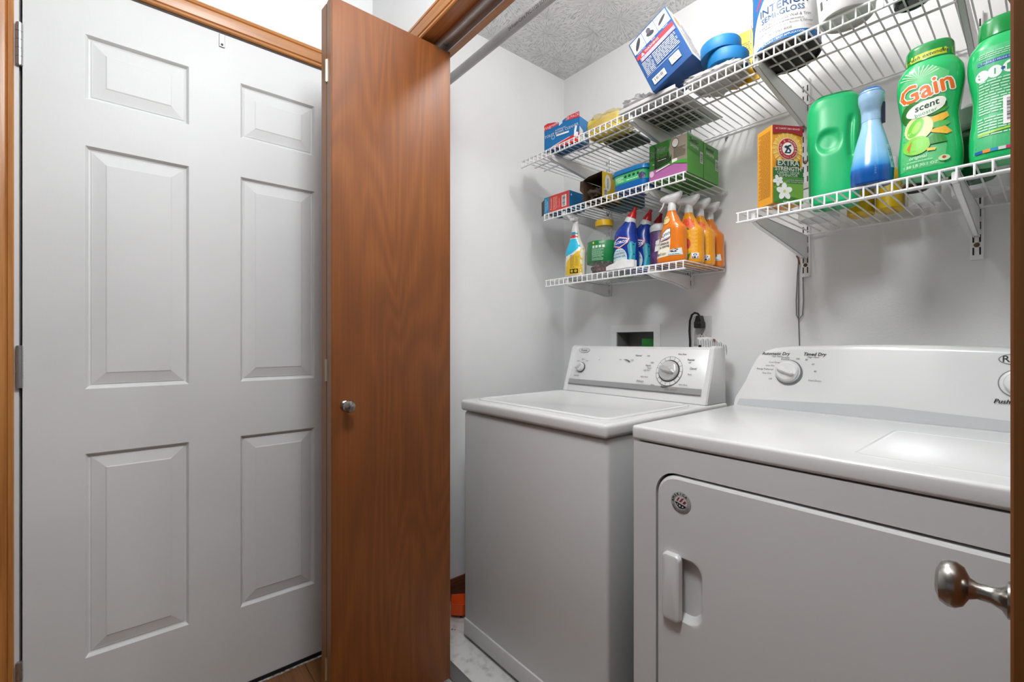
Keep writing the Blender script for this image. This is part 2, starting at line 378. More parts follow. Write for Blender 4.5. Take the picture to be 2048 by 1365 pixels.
struct(MB().rings([[(XL+q[0], y, q[1]) for q in BBP] for y in (YP1, YB)]).build('baseboard_left', wood('dark_baseboard', '#3a1a0a', '#6b351a', '#8a5128', 'y', 5, .35), None, 20), 'dark stained wooden baseboard on the closet left wall', 'baseboard')
struct(MB().rings([[(x, YB-q[0], q[1]) for q in BBP] for x in (XL+.013, .5)]).build('baseboard_back', M_OAKX, None, 20), 'wooden baseboard behind the washer and dryer', 'baseboard')

# ---- white six-panel door
d1 = group_struct('door_1', 'white six panel door closed in its oak frame', 'door')
PY = ((-.094, .134), (.262, .488)); PZ = ((1.729, 1.904), (.963, 1.61), (.253, .796))
ys = [DY0, PY[0][0], PY[0][1], PY[1][0], PY[1][1], DY1]; zs = [.012, .253, .796, .963, 1.61, 1.729, 1.904, DZ]
leaf = MB(); TH = .044
for i in range(5):
    for j in range(7):
        if i in (1, 3) and j in (1, 3, 5): continue
        leaf.add([(XL, ys[i], zs[j]), (XL, ys[i+1], zs[j]), (XL, ys[i+1], zs[j+1]), (XL, ys[i], zs[j+1])], [(0, 1, 2, 3)])
leaf.add([(XL, DY0, zs[0]), (XL, DY1, zs[0]), (XL, DY1, DZ), (XL, DY0, DZ), (XL-TH, DY0, zs[0]), (XL-TH, DY1, zs[0]), (XL-TH, DY1, DZ), (XL-TH, DY0, DZ)],
         [(4, 5, 1, 0), (5, 6, 2, 1), (6, 7, 3, 2), (7, 4, 0, 3), (7, 6, 5, 4)])
leaf.build('door_leaf', M_DOOR, d1, 0)
def rect_ring(y0, y1, z0, z1, ins, x): return [(x, y0+ins, z0+ins), (x, y1-ins, z0+ins), (x, y1-ins, z1-ins), (x, y0+ins, z1-ins)]
for (y0, y1) in PY:
    for (z0, z1) in PZ:
        MB().rings([rect_ring(y0, y1, z0, z1, i, XL+x) for i, x in ((0, 0), (.002, .0), (.005, -.004), (.008, -.0095), (.012, -.011), (.0145, -.0085), (.016, -.0085), (.042, -.003), (.045, -.0015))], True, False, True).build('raised_panel', M_DOOR, d1, 8)
for zc in (1.822, 1.028, .25):
    h = MB()
    for q in range(5): h.cyl((XL+.006, DY0-.0045, zc-.051+q*.0206), (XL+.006, DY0-.0045, zc-.051+q*.0206+.0196), .0066, n=14)
    h.cyl((XL+.006, DY0-.0045, zc-.052), (XL+.006, DY0-.0045, zc+.053), .0052).box(XL-.02, XL+.002, DY0-.0055, DY0-.0035, zc-.05, zc+.05)
    h.build('hinge', M_STEEL, d1)
MB().box(XL-TH, XL+.004, DY0, DY1, .0005, .013).build('black_door_sweep', pm('#10141a', .35), d1)
MB().rbox(XL+.004, XL+.012, DY0-.01, DY1+.01, -.003, .003, .002, 1).build('caulk_line', noisy('ragged_caulk', '#55504a', '#d8d4cc', 60, .7), d1)

# ---- folding doors
KNOB = [(.0, 0), (.0125, 0), (.0125, .003), (.008, .006), (.0058, .011), (.0056, .018), (.0075, .022), (.0135, .025), (.0162, .029), (.0165, .033), (.0145, .037), (.009, .0395), (0, .0405)]
def leaf_panel(w, parent, loc, rz, name='panel'):
    o = MB().rbox(-.035, 0, 0, w, .02, 2.012, .0015, 1).build(name, [M_LUAN], parent, 25, loc, (0, 0, R(rz)))
    e = MB().box(-.0335, -.0015, -.0012, .0012, .0215, 2.0105).build('edge_band', M_LUANE, o)
    return o
d2 = group_struct('door_2', 'brown veneered folding door standing folded open beside the white door', 'folding door')
lp = leaf_panel(.37, d2, (-1.233, .409, 0), 0)
sp = leaf_panel(.37, d2, (-1.2705, .409, 0), 4.2)
for zc in (.2, 1.013, 1.826):
    MB().box(-1.276, -1.263, .4072, .4085, zc-.03, zc+.03).cyl((-1.2695, .4065, zc-.03), (-1.2695, .4065, zc+.03), .003).build('hinge', M_BRASS, d2)
MB().lathe(KNOB, 28, mat=Matrix.Translation((-1.233, .4446, .918)) @ Matrix.Rotation(R(90), 4, 'Y')).build('knob', M_NICK, d2)
d3 = group_struct('door_3', 'brown folding door edge close to the camera at the right', 'folding door')
leaf_panel(.37, d3, (.018, .41, 0), 0)
leaf_panel(.37, d3, (.062, .41, 0), -14)
for zc in (.2, 1.013, 1.826): MB().box(.004, .032, .407, .4085, zc-.03, zc+.03).build('hinge', M_BRASS, d3)
MB().lathe(KNOB, 36, mat=Matrix.Translation((-.017, .463, .912)) @ Matrix.Rotation(R(-90), 4, 'Y')).build('knob', M_NICK, d3)

# ---- ceiling lights (above the frame)
def ceiling_light(loc, r, watts, label, tint):
    t = thing('ceiling_light', label, 'ceiling light', loc)
    MB().lathe([(0, 0), (r*1.15, 0), (r*1.15, -.012), (r*.8, -.022), (0, -.022)], 28).build('base', M_WHITE, t)
    m, n, l, b = newmat('glowing_globe'); b.inputs['Base Color'].default_value = (1, 1, 1, 1); b.inputs['Emission Color'].default_value = (1, .97, .93, 1); b.inputs['Emission Strength'].default_value = 3
    MB().lathe([(r*.7, -.0225), (r*.95, -.03), (r, -.045), (r*.85, -.07), (r*.5, -.085), (0.001, -.09)], 28).build('globe', m, t)
    ld = bpy.data.lights.new('bulb', 'POINT'); ld.energy = watts; ld.shadow_soft_size = r*.9; ld.color = tint
    lo = bpy.data.objects.new('bulb', ld); COL.objects.link(lo); lo.parent = t; lo.location = (0, 0, -.11-r*.9)
ceiling_light((-.58, 1.0, ZC), .06, CLOSET_W, 'small white globe light on the closet ceiling', (1, .995, .985))
ceiling_light((-.4, .25, ZC), .17, HALL_W, 'white flush globe light on the hall ceiling', (.94, .98, 1))

# ================================================================== WASHER
WX0, WX1, WY0, WY1, WT = -1.412, -.738, .935, 1.625, .88
wa = thing('washing_machine', 'white top loading washing machine beside the closet left wall', 'washing machine', (WX0, WY0, 0))
W, D = WX1-WX0, WY1-WY0
cab = MB().rbox(.006, W-.006, .012, D, .012, WT-.045, .012, 3).build('cabinet', M_APPLB, wa)
MB().rbox(.012, W-.012, .006, .05, .012, .072, .004, 2).build('kick_panel', M_APPLB, wa)
for x in (.05, W-.05):
    for y in (.06, D-.06): MB().cyl((x, y, 0), (x, y, .013), .018).build('foot', M_DARK, wa)
# lid deck: rounded box whose top carries a shallow moulded rim
MB().rbox(0, W, 0, D-.01, WT-.043, WT-.004, .011, 4).build('top_deck', M_APPL, wa)
lid = MB(); LD = .5
def rr(x0, x1, y0, y1, r, z, n=5):
    o = []
    for cx, cy, a in ((x1-r, y1-r, 0), (x0+r, y1-r, 90), (x0+r, y0+r, 180), (x1-r, y0+r, 270)):
        o += [(cx+r*math.cos(R(a+90*i/n)), cy+r*math.sin(R(a+90*i/n)), z) for i in range(n+1)]
    return o
lid.rings([rr(.035, W-.035, .045, LD, .03, WT-.006), rr(.036, W-.036, .046, LD-.001, .03, WT-.001), rr(.041, W-.041, .051, LD-.006, .028, WT+.002), rr(.048, W-.048, .058, LD-.013, .024, WT+.002), rr(.053, W-.053, .063, LD-.018, .022, WT-.0015)])
lid.build('lid', M_APPL, wa, 40)
# control console: raked front
CB, CT = .01+WT-.011, 1.072                  # bottom and top of the console (absolute)
def wyf(z): return 1.472-WY0+(z-WT)*.36
con = MB()
def cprof(x, e=0): return [(x, wyf(WT)+.004+e, WT-.003), (x, wyf(WT+.03)+e, WT+.02), (x, wyf(1.062)+e, 1.062-e), (x, wyf(1.07)+.008+e*.5, 1.0705-e), (x, D-.035, 1.0705-e), (x, D-.02, 1.06-e), (x, D-.015, WT-.003)]
con.rings([cprof(.012, .01), cprof(.016, .003), cprof(.022), cprof(W-.022), cprof(W-.016, .003), cprof(W-.012, .01)])
con.build('console', M_APPL, wa, 30)
for xa, xb in ((.007, .03), (W-.03, W-.007)):
    MB().rings([cprof(xa, .004), cprof(xa+.004, -.004), cprof(xb-.004, -.004), cprof(xb, .002)]).build('console_end_cap', M_APPL, wa, 30)
wf = lambda x, z, o=0: (x, wyf(z)-o-.0004, z)
decal(wa, wf, [('r', '#9a9a9a', .032, .908, W-.032, .928), ('r', '#6f6f6f', .032, .906, W-.032, .909)], 'grey_console_strip', off=.0006, rough=.3)
rl = decal(wa, wf, [('t', '#333333', t, x, z, s, {'sh': .25, 'b': .01}) for t, x, z, s in (
    ('Normal', .365, 1.036, .009), ('Soak', .41, 1.036, .007), ('Extra Rinse', .548, 1.045, .007), ('Regular', .585, 1.026, .009), ('Light', .582, 1.016, .006), ('Casual', .598, .996, .0095),
    ('Rinse', .59, .975, .007), ('Extra Rinse', .572, .938, .007), ('Regular', .5, .926, .009), ('Rinse', .452, .93, .007), ('Delicate', .395, .94, .0095), ('Extra Rinse', .41, .957, .007),
    ('Light', .432, 1.012, .007), ('Regular', .418, 1.0, .008), ('Heavy', .424, .99, .007), ('Light Soil', .414, .982, .007),
    ('Small', .062, 1.006, .006), ('Medium', .09, 1.014, .006), ('Large', .112, 1.008, .006), ('Load Size', .072, .944, .008), ('off', .178, 1.014, .006), ('Hot', .285, 1.018, .007), ('Cold', .34, 1.018, .007))]
    + [('p', '#444444', [(.298, 1.019), (.315, 1.016), (.33, 1.01), (.334, 1.013), (.316, 1.0195)]), ('t', '#555555', 'SUPER CAPACITY', .53, .918, .0065)], 'control_lettering', off=.0008)
decal(wa, wf, [('e', '#8d8d8d', .082, 1.053, .031, .0105), ('e', '#cfcfcf', .082, 1.053, .029, .009), ('t', '#3a3a3a', 'Roper', .082, 1.053, .014, {'b': .015})], 'oval_badge', off=.0007)
def dial(parent, x, z, yf, tilt, r, ringc, capm, name, ticks=0, ang=-20):
    t = put(name, None, parent, (x, yf(z)-.0008, z), (R(tilt), 0, 0)); t.empty_display_size = .02
    F = Matrix.Rotation(R(90), 4, 'X')
    MB().lathe([(0, 0), (r*1.0, 0), (r*1.0, .002), (r*.98, .003), (0, .003)], 40, mat=F).build('dial_ring', pm(ringc, .35), t)
    MB().lathe([(0, .003), (r*.9, .003), (r*.88, .009), (r*.8, .014), (r*.72, .016), (0, .016)], 40, mat=F).build('dial_cap', capm, t)
    g = MB(); L_ = r*.74
    g.rings([[(-L_*c, -.0155, 0+w_*s) for c, s, w_ in ((1, 0, 1), (.6, 1, r*.26), (-.6, 1, r*.2), (-1, 0, 1), (-.6, -1, r*.2), (.6, -1, r*.26))], [(-L_*.96*c, -.03, w_*s) for c, s, w_ in ((1, 0, 1), (.6, 1, r*.13), (-.6, 1, r*.1), (-1, 0, 1), (-.6, -1, r*.1), (.6, -1, r*.13))]])
    g.build('dial_grip', capm, t, 25, None, (0, R(ang), 0))
    return t
wt = math.degrees(math.atan(-.36))
decal(wa, wf, [('e', '#555555', .508, .983, .053, .053), ('e', '#e4e4e4', .508, .983, .0518, .0518)]+[('p', '#333333', [(.508+math.cos(R(a))*q+math.sin(R(a))*w_, .983+math.sin(R(a))*q-math.cos(R(a))*w_) for q, w_ in ((.041, -.0006), (.052, -.0006), (.052, .0006), (.041, .0006))]) for a in range(0, 360, 24)], 'dial_scale', off=.0009)
dial(wa, .508, .983, wyf, wt, .042, '#3a3a3a', pm('#cfcfcf', .25, .35), 'cycle_dial', ang=18)
dial(wa, .085, .979, wyf, wt, .0225, '#2c2c2c', pm('#d8d8d8', .25), 'load_dial', ang=-45)

# ================================================================== DRYER
DX0, DX1, DFY, DBY, DT = -.653, .084, .926, 1.62, .89
dr = thing('clothes_dryer', 'white front loading clothes dryer with drop handle door', 'dryer', (DX0, DFY, 0))
W, D = DX1-DX0, DBY-DFY
HX = (.064, W-.064); HZ = (.22, .797); TX = .093     # door opening
# cabinet front with a door recess
body = MB().box(.004, W-.004, .03, D, .015, DT-.03)
body.rbox(.004, W-.004, .03, D, .015, DT-.03, .006, 2)
body.build('cabinet', M_APPLB, dr)
def door_out(ins, y, n=6):
    x0, x1, z0, z1 = HX[0]+ins, HX[1]-ins, HZ[0]+ins, HZ[1]-ins; r = .05-ins*.6
    o = []
    for cx, cz, a in ((x1-r, z1-r, 0), (x0+r, z1-r, 90), (x0+r, z0+r, 180), (x1-r, z0+r, 270)):
        o += [(cx+r*math.cos(R(a+90*i/n)), y, cz+r*math.sin(R(a+90*i/n))) for i in range(n+1)]
    return o
def outer_ring(y, e=0):
    # points of the front panel's outline matched one to one with the door outline
    o = []; x0, x1, z0, z1 = .004+e, W-.004-e, .07+e, DT-.037-e
    for q in door_out(0, y):
        dx, dz = q[0]-W/2, q[2]-(HZ[0]+HZ[1])/2
        o.append((x0 if dx < -.27 and abs(dz) < 9 and q[0] < HX[0]+.0501 and True else (x1 if q[0] > HX[1]-.0501 else q[0]), y, z1 if dz > .2 else (z0 if dz < -.2 else q[2])))
    return o
fp = MB()
fp.box(.004, HX[0]+.0001, .0008, .031, .07, DT-.037).box(HX[1], W-.004, .0008, .031, .07, DT-.037).box(HX[0], HX[1], .0008, .031, HZ[1], DT-.037).box(HX[0], HX[1], .0008, .031, .07, HZ[0])
n6 = 6
for cx, cz, a, qx, qz in ((HX[1]-.05, HZ[1]-.05, 0, HX[1], HZ[1]), (HX[0]+.05, HZ[1]-.05, 90, HX[0], HZ[1]), (HX[0]+.05, HZ[0]+.05, 180, HX[0], HZ[0]), (HX[1]-.05, HZ[0]+.05, 270, HX[1], HZ[0])):
    fp.prism([(qx, qz)]+[(cx+.05*math.cos(R(a+90*i/8)), cz+.05*math.sin(R(a+90*i/8))) for i in range(9)], 'y', .0008, .031)
fp.build('front_panel', M_APPLB, dr, 30)
MB().rbox(.012, W-.012, .012, .05, .012, .0695, .004, 2).build('kick_panel', M_APPLB, dr)
for x in (.05, W-.05):
    for y in (.06, D-.06): MB().cyl((x, y, 0), (x, y, .016), .018).build('foot', M_DARK, dr)
dd = MB(); G0, G1 = (.009, .005)
RX0, RX1, RZ0, RZ1 = .09, .178, .478, .618            # handle recess in door coordinates
dd.rings([door_out(G1, .028), door_out(G1, .004), door_out(G1+.002, -.001), door_out(G1+.006, -.0035)], True, True, False)
dring = door_out(G1+.006, -.0035)
rec = [(x, -.0035, z) for x, _, z in [(p[0], 0, p[2]) for p in [(RX1, 0, RZ1)]]]
def rrz(x0, x1, z0, z1, r, y, n=6):
    o = []
    for cx, cz, a in ((x1-r, z1-r, 0), (x0+r, z1-r, 90), (x0+r, z0+r, 180), (x1-r, z0+r, 270)):
        o += [(cx+r*math.cos(R(a+90*i/n)), y, cz+r*math.sin(R(a+90*i/n))) for i in range(n+1)]
    return o
dd.rings([dring, door_out(G1+.011, -.0035), rrz(RX0-.005, RX1+.005, RZ0-.005, RZ1+.005, .033, -.0035), rrz(RX0, RX1, RZ0, RZ1, .03, -.0035), rrz(RX0+.002, RX1-.002, RZ0+.002, RZ1-.002, .03, -.002), rrz(RX0+.012, RX1-.012, RZ0+.012, RZ1-.012, .024, .014)], True, False, True)
dro = dd.build('door', M_APPLB, dr, 30)
hd = MB()
hd.rings([[(RX0-.001, yy, zz) for yy, zz in pr] for pr in []] or [rrz(RX0-.002, .132, .474, .622, .012, -.0036), rrz(RX0-.002, .132, .474, .622, .012, -.012), rrz(RX0+.001, .1305, .477, .619, .011, -.016), rrz(RX0+.006, .126, .482, .614, .008, -.0175)])
hd.build('door_handle', M_APPLB, dro, 30)
bx, bz, br = .129, .738, .0235
badge = MB().lathe([(0, 0), (br, 0), (br, .0008), (br*.97, .0012), (0, .0012)], 36, mat=Matrix.Translation((bx, -.0036, bz)) @ Matrix.Rotation(R(90), 4, 'X')).build('round_badge', pm('#9d9d9d', .3), dro)
decal(badge, face_y(-.0048), [('e', '#c9c9c9', bx, bz-.001, br*.62, br*.62), ('arc', '#151515', 'AMERICA', bx, bz, br*.78, .0078, 112, 21),
    ('p', '#8c2328', [(bx-.004, bz+.001), (bx+.003, bz+.010), (bx+.008, bz+.0105), (bx+.001, bz+.001)]), ('p', '#8c2328', [(bx+.004, bz), (bx+.010, bz+.006), (bx+.0135, bz+.003), (bx+.009, bz-.002)]),
    ('p', '#8c2328', [(bx-.010, bz+.003), (bx-.006, bz+.010), (bx-.002, bz+.0115), (bx-.007, bz+.002)]),
    ('p', '#12141f', [(bx-.014, bz+.001), (bx+.013, bz-.006), (bx+.011, bz-.009), (bx+.005, bz-.0125), (bx-.004, bz-.0125), (bx-.009, bz-.007)]), ('p', '#e8e8e8', star(bx-.002, bz-.007, .003)), ('p', '#e8e8e8', star(bx+.005, bz-.0085, .0026)), ('p', '#e8e8e8', star(bx-.007, bz-.0045, .002)),
    ('arc', '#444444', 'MADE IN THE USA', bx, bz, -br*.84, .0032, 90, -9)], 'badge_print', off=.0002)
# top panel with rounded front lip and a slight rim also modelling a reflection
MB().rbox(0, W, -.003, D-.005, DT-.034, DT, .0075, 4).build('top_panel', M_APPL, dr)
MB().rings([rr(.42, W-.03, .06, .40, .02, DT-.001), rr(.422, W-.032, .062, .398, .02, DT+.0007), rr(.428, W-.038, .068, .392, .016, DT+.0007), rr(.43, W-.04, .07, .39, .015, DT-.0002)]).build('reflection_rim', M_APPL, dr, 50)
def dyf(z): return 1.462-DFY+(z-DT)*.2
half = [(-.003, DT-.001), (.0, .915), (.028, .971), (.05, 1.03), (.062, 1.05), (.082, 1.064), (.109, 1.0725), (.156, 1.0775), (.25, 1.081), (W/2, 1.082)]
outl = half+[(W-x, z) for x, z in half[-2::-1]]
def oring(s, y0, raked=True):
    o = []
    for x, z in outl:
        x2 = W/2+(x-W/2)*(1-s*2.2); z2 = DT+(z-DT)*(1-s*6) if z > DT else z
        o.append((x2, (dyf(z2) if raked else 0)+y0, z2))
    return o
MB().rings([oring(0, .1, True), oring(0, .016), oring(.002, .006), oring(.006, .001), oring(.012, 0)]).build('console', M_APPL, dr, 40)
df = lambda x, z, o=0: (x, dyf(z)-o-.0003, z)
decal(dr, df, [('p', '#c4c6c8', [(.012, .893), (W-.012, .893), (W-.018, .912), (W/2, .926), (.018, .912)])], 'grey_console_band', off=.0005, rough=.25)
KX, KZ = .152, 1.0
decal(dr, df, [('t', '#1d1d1d', 'Automatic Dry', .112, 1.054, .0125, {'sh': .3, 'b': .02}), ('t', '#666666', 'High Heat', .116, 1.046, .007, {'sh': .2}), ('t', '#1d1d1d', 'Timed Dry', .214, 1.054, .0125, {'sh': .3, 'b': .02}), ('t', '#666666', 'High Heat', .212, 1.046, .007, {'sh': .2})]
    + [('t', '#4a4a4a', t, x, z, .0068, {'sh': .15}) for t, x, z in (('Wrinkle', .14, 1.043), ('Prevent', .139, 1.0375), ('Cool Down', .112, 1.028), ('Less Dry', .1, 1.018), ('Energy Preferred', .086, 1.007), ('Very Dry', .092, .995), ('Off', .103, .978), ('Off', .173, 1.04), ('80', .196, 1.038), ('60', .213, 1.026), ('40', .219, 1.006), ('Cool Down', .22, .98))]
    + [('e', '#6d7072', KX, KZ, .0365, .0365), ('t', '#1d1d1d', 'Push to Start', W-.135, .958, .0135, {'sh': .3, 'b': .02})], 'control_lettering', off=.0007)
decal(dr, df, [('e', '#777777', W-.132, 1.051, .032, .013), ('e', '#d8d8d8', W-.132, 1.051, .03, .0115), ('t', '#5a5a5a', 'Roper', W-.132, 1.051, .021, {'b': .02})], 'oval_badge', off=.0007)
dt_ = math.degrees(math.atan(-.2))
dial(dr, KX-.003, KZ+.002, dyf, dt_, .034, '#d6d6d6', pm('#e2e2e2', .25), 'timer_dial', ang=22)
t = put('start_button', None, dr, (W-.132, dyf(.998), .998), (R(dt_), 0, 0))
MB().lathe([(0, 0), (.03, 0), (.03, .003), (.024, .004), (.024, .012), (.021, .017), (.012, .0195), (0, .02)], 36, mat=Matrix.Rotation(R(90), 4, 'X')).build('button_cap', pm('#dedede', .25), t)
MB().lathe([(.0275, .0), (.0325, 0), (.0325, .0012), (.0275, .0012)], 36, mat=Matrix.Rotation(R(90), 4, 'X')).build('button_ring', pm('#8f8f8f', .3), t)

# ================================================================== WIRE SHELVES, STANDARDS, BRACKETS
_wire = {}
def wire_shelf(label, x0, x1, yf, z, mids=(), end_drop=False):
    yb = YB-.008; t = thing('wire_shelf', label, 'wire shelf', (x0, yf, z), 0, 'white wire shelves of the closet'); D = yb-yf; LIP = .028
    rr_ = .0031; zr = -.0022-rr_
    for nm, y, zz, ex in [('front_rail', 0, -.002, .006), ('lip_rail', -.001, -LIP, .006), ('back_rail', D-.004, zr-.001, 0)]+[('middle_rail', m-yf, zr, .012) for m in mids]:
        MB().tube([(-ex, y, zz), (x1-x0+ex, y, zz)], rr_, 8).build(nm, M_WIRE, t)
    k = round(D, 3)
    if k not in _wire:
        _wire[k] = MB().tube([(0, D, 0), (0, .004, 0), (0, -.002, -.002), (0, -.0035, -.006), (0, -.0035, -LIP-.002)], .0021, 6).build('cross_wire', M_WIRE, t).data; first = True
    else: first = False
    n = int((x1-x0)/.0254)
    for i in range(n+1):
        if i == 0 and first: t.children[-1].location = (0, 0, 0); continue
        put('cross_wire', _wire[k], t, (i*(x1-x0)/n, 0, 0))
    return t
wire_shelf('longest and highest wire shelf, under the blue box and the paint can', -1.5, .49, 1.318, UZ, (1.405, 1.462))
wire_shelf('short wire shelf holding the green cloth boxes and blue tub', -1.45, -.79, 1.409, MZ)
wire_shelf('lowest short wire shelf holding the orange spray bottles', -1.457, -.80, 1.426, TZ)
wire_shelf('wire shelf over the dryer holding the green jug and blue bottle', -.566, .49, 1.302, RZ, (1.40,))
SX = (-1.345, -.94, -.53, -.131)
STN = ('leftmost slotted wall standard, nearest the closet corner', 'slotted wall standard behind the green cloth boxes', 'slotted wall standard with the thin cords hanging beside it', 'rightmost slotted wall standard behind the green scent bottles')
slot_me = None
for sx, lb, zb in zip(SX, STN, (1.303, 1.303, 1.306, 1.308)):
    t = thing('shelf_standard', lb, 'wall standard', (sx, YB, zb), 0, 'slotted wall standards'); H_ = 1.962-zb
    MB().prism([(-.0125, 0), (-.0125, -.011), (-.0105, -.013), (.0105, -.013), (.0125, -.011), (.0125, 0)], 'z', 0, H_).build('channel', M_WIRE, t, 20)
    if slot_me is None:
        m = MB(); z = .012
        while z < H_-.03:
            for q in (-.0063, .0063): m.box(q-.0017, q+.0017, -.0134, -.0128, z, z+.02)
            z += .0335
        slot_me = m.build('slots', M_DARK, t).data
    else: put('slots', slot_me, t)
    for z in (.0385, .38): MB().lathe([(0, 0), (.006, 0), (.0055, .002), (.003, .003), (0, .003)], 14, mat=Matrix.Translation((0, -.0131, z)) @ Matrix.Rotation(R(90), 4, 'X')).build('screw', pm('#6b5a48', .4, .7), t)
def bracket(sx, z, yf, label, hw=.072):
    yb = YB-.0125
    t = thing('shelf_bracket', label, 'shelf bracket', (sx, yb, z-.0095), 0, 'white sheet metal shelf brackets'); L = yb-yf-.012
    pr = [(0, 0), (-L, 0), (-L, -.022), (-L+.03, -.03), (-L*.45, -hw*.72), (-.03, -hw), (0, -hw)]
    for q in (-.0062, .0048): MB().prism(pr, 'x', q, q+.0014).build('side_plate', M_WIRE, t, 20)
    MB().rings([[(q, y, zz) for q in (-.0062, .0062)]+[(q, y, zz+.0012) for q in (.0062, -.0062)] for y, zz in pr[2:6]]).build('lower_flange', M_WIRE, t, 20)
    MB().box(-.0062, .0062, -L, 0, -.0014, 0).build('top_flange', M_WIRE, t)
    MB().rbox(-.006, .006, -L-.006, -L, -.024, .002, .002, 1).build('front_hook', M_WIRE, t)
for sx, nm in zip(SX, ('near the closet corner', 'above the green cloth boxes', 'beside the paint can', 'at the far right')): bracket(sx, UZ, 1.318, 'bracket under the highest shelf '+nm, .075)
for sx, nm in zip(SX[:2], ('under the opened brown carton', 'under the green cloth boxes')): bracket(sx, MZ, 1.409, 'bracket of the short middle shelf '+nm, .055)
for sx, nm in zip(SX[:2], ('under the yellow spray bottle', 'near the orange spray bottles')): bracket(sx, TZ, 1.426, 'bracket of the lowest short shelf '+nm, .055)
for sx, nm in zip(SX[2:], ('with thin cords below it', 'under the green scent bottles')): bracket(sx, RZ, 1.302, 'bracket of the shelf over the dryer '+nm, .075)
tag(MB().tube([(0, 0, 0), (-.003, -.004, -.006), (0, -.006, -.016), (.003, -.004, -.006), (.006, 0, 0)], .0012, 6).build('wall_clip', M_DARK, None, 40, (-.797, YB-.001, UZ-.018)), 'tiny black wire clip on the wall under the highest shelf', 'clip')

# ---- closet rod
rod = thing('closet_rod', 'grey plastic pipe closet rod running under the ceiling', 'closet rod', (XL, 1.0, 2.163))
RL = .5-XL
MB().tube([(.0, 0, 0), (RL, 0, 0)], .0167, 24).build('pipe', noisy('grey_pvc', '#a6a6a6', '#b8b8b8', 6, .35), rod)
for a, b in ((0, .012), (RL-.012, RL)): MB().lathe([(0, a), (.03, a), (.03, b), (0, b)], 24, mat=Matrix.Rotation(R(90), 4, 'Y')).build('end_socket', M_WHITE, rod)
# print runs along the underside towards the camera
def pipe_map(x, z, o=0):
    a = R(-148)+z/.0167; return (x, (.0167+o)*math.cos(a), (.0167+o)*math.sin(a))
pipe_print = lambda x, z, o=0: pipe_map(x, -z, o)
decal(rod, pipe_print, [('t', '#3a3a3a', '24 Foam-Core PVC-1120 SCH 40 480 PSI @ 73 F WATER', .62, 0, .0145, {})], 'pipe_print', L=.006)

# ---- laundry outlet box, wall outlet, plug, tag, cords
ob = thing('laundry_outlet_box', 'white recessed washer outlet box in the back wall', 'outlet box', (BX0, YB, BZ0))
w_, h_ = BX1-BX0, BZ1-BZ0
fr = MB(); e = .032
fr.box(-e, 0, -.006, 0, -e, h_+e).box(w_, w_+e, -.006, 0, -e, h_+e).box(0, w_, -.006, 0, h_, h_+e).box(0, w_, -.006, 0, -e, 0)
fr.build('face_frame', M_WHITE, ob)
MB().box(0, w_, .088, .09, 0, h_).box(0, .002, 0, .09, 0, h_).box(w_-.002, w_, 0, .09, 0, h_).box(0, w_, 0, .09, h_-.002, h_).box(0, w_, 0, .09, 0, .002).build('box_liner', pm('#8d8d8d', .5), ob)
MB().rbox(w_-.078, w_-.006, .02, .08, .01, .174, .003, 2).build('green_valve_block', noisy('green_plastic_block', '#0f6a12', '#15871a', 30, .4), ob)
oc = thing('wall_outlet', 'white duplex wall outlet above the washer console', 'wall outlet', (-.89, YB, 1.135))
MB().rbox(-.036, .036, -.006, 0, -.058, .056, .003, 2).build('cover_plate', pm('#c9c9c9', .35), oc)
for zc in (.027, -.024):
    s_ = MB().lathe([(0, 0), (.0165, 0), (.0165, .0015), (0, .0015)], 28, mat=Matrix.Translation((0, -.006, zc)) @ Matrix.Rotation(R(90), 4, 'X') @ Matrix.Diagonal((1, .82, 1, 1))).build('receptacle', pm('#d6d6d6', .35), oc)
    decal(s_, face_y(-.0076), [('r', '#141414', -.0072, zc-.006, -.0052, zc+.003), ('r', '#141414', .0052, zc-.005, .0072, zc+.003), ('e', '#141414', 0, zc+.0085, .0026, .0028)], 'slots', off=.0002)
MB().lathe([(0, 0), (.003, 0), (.0025, .0012), (0, .0012)], 12, mat=Matrix.Translation((0, -.006, .0015)) @ Matrix.Rotation(R(90), 4, 'X')).build('screw', M_STEEL, oc)
pg = thing('power_cord', 'black power plug and cord in the upper outlet socket', 'power cord', (-.89, YB-.0077, 1.162))
MB().rbox(-.0165, .0165, -.036, 0, -.019, .008, .005, 2).rings([[(x*s, y, z) for x, y in ((-.013, -.033), (.013, -.033), (.013, -.003), (-.013, -.003))] for s, z in ((1, .006), (.8, .016), (.5, .03))]).build('plug', pm('#121212', .4), pg, 30)
MB().tube([(0, -.018, .028), (-.006, -.02, .038), (-.018, -.022, .042), (-.03, -.022, .034), (-.038, -.022, .01), (-.04, -.022, -.03), (-.036, -.024, -.07), (-.036, -.026, -.13)], .0042, 10).build('cord', pm('#161616', .45), pg)
tg = thing('care_tag', 'white printed paper tag curling up behind the washer console', 'tag', (-.80, 1.64, 1.052))
cur = [(-.066, .0, .02), (-.03, .004, .022), (0, .0, .018), (.03, -.005, .008), (.055, -.008, -.006)]
tm = MB()
for y in (0, .0006): tm.rings([[(p[0]+dx*.25, p[1]+y, p[2]+dz+.034) for dx, dz in ((.02, -.05), (0, 0))] for p in cur], False, False, False)
tm.build('paper', pm('#e6e6e6', .6), tg)
def tagmap(x, z, o=0):
    for a, b in zip(cur, cur[1:]):
        if x <= b[0] or b is cur[-1]:
            t_ = (x-a[0])/(b[0]-a[0]); return (x-z*.1, a[1]+(b[1]-a[1])*t_-.0006-o, a[2]+(b[2]-a[2])*t_+.034+z)
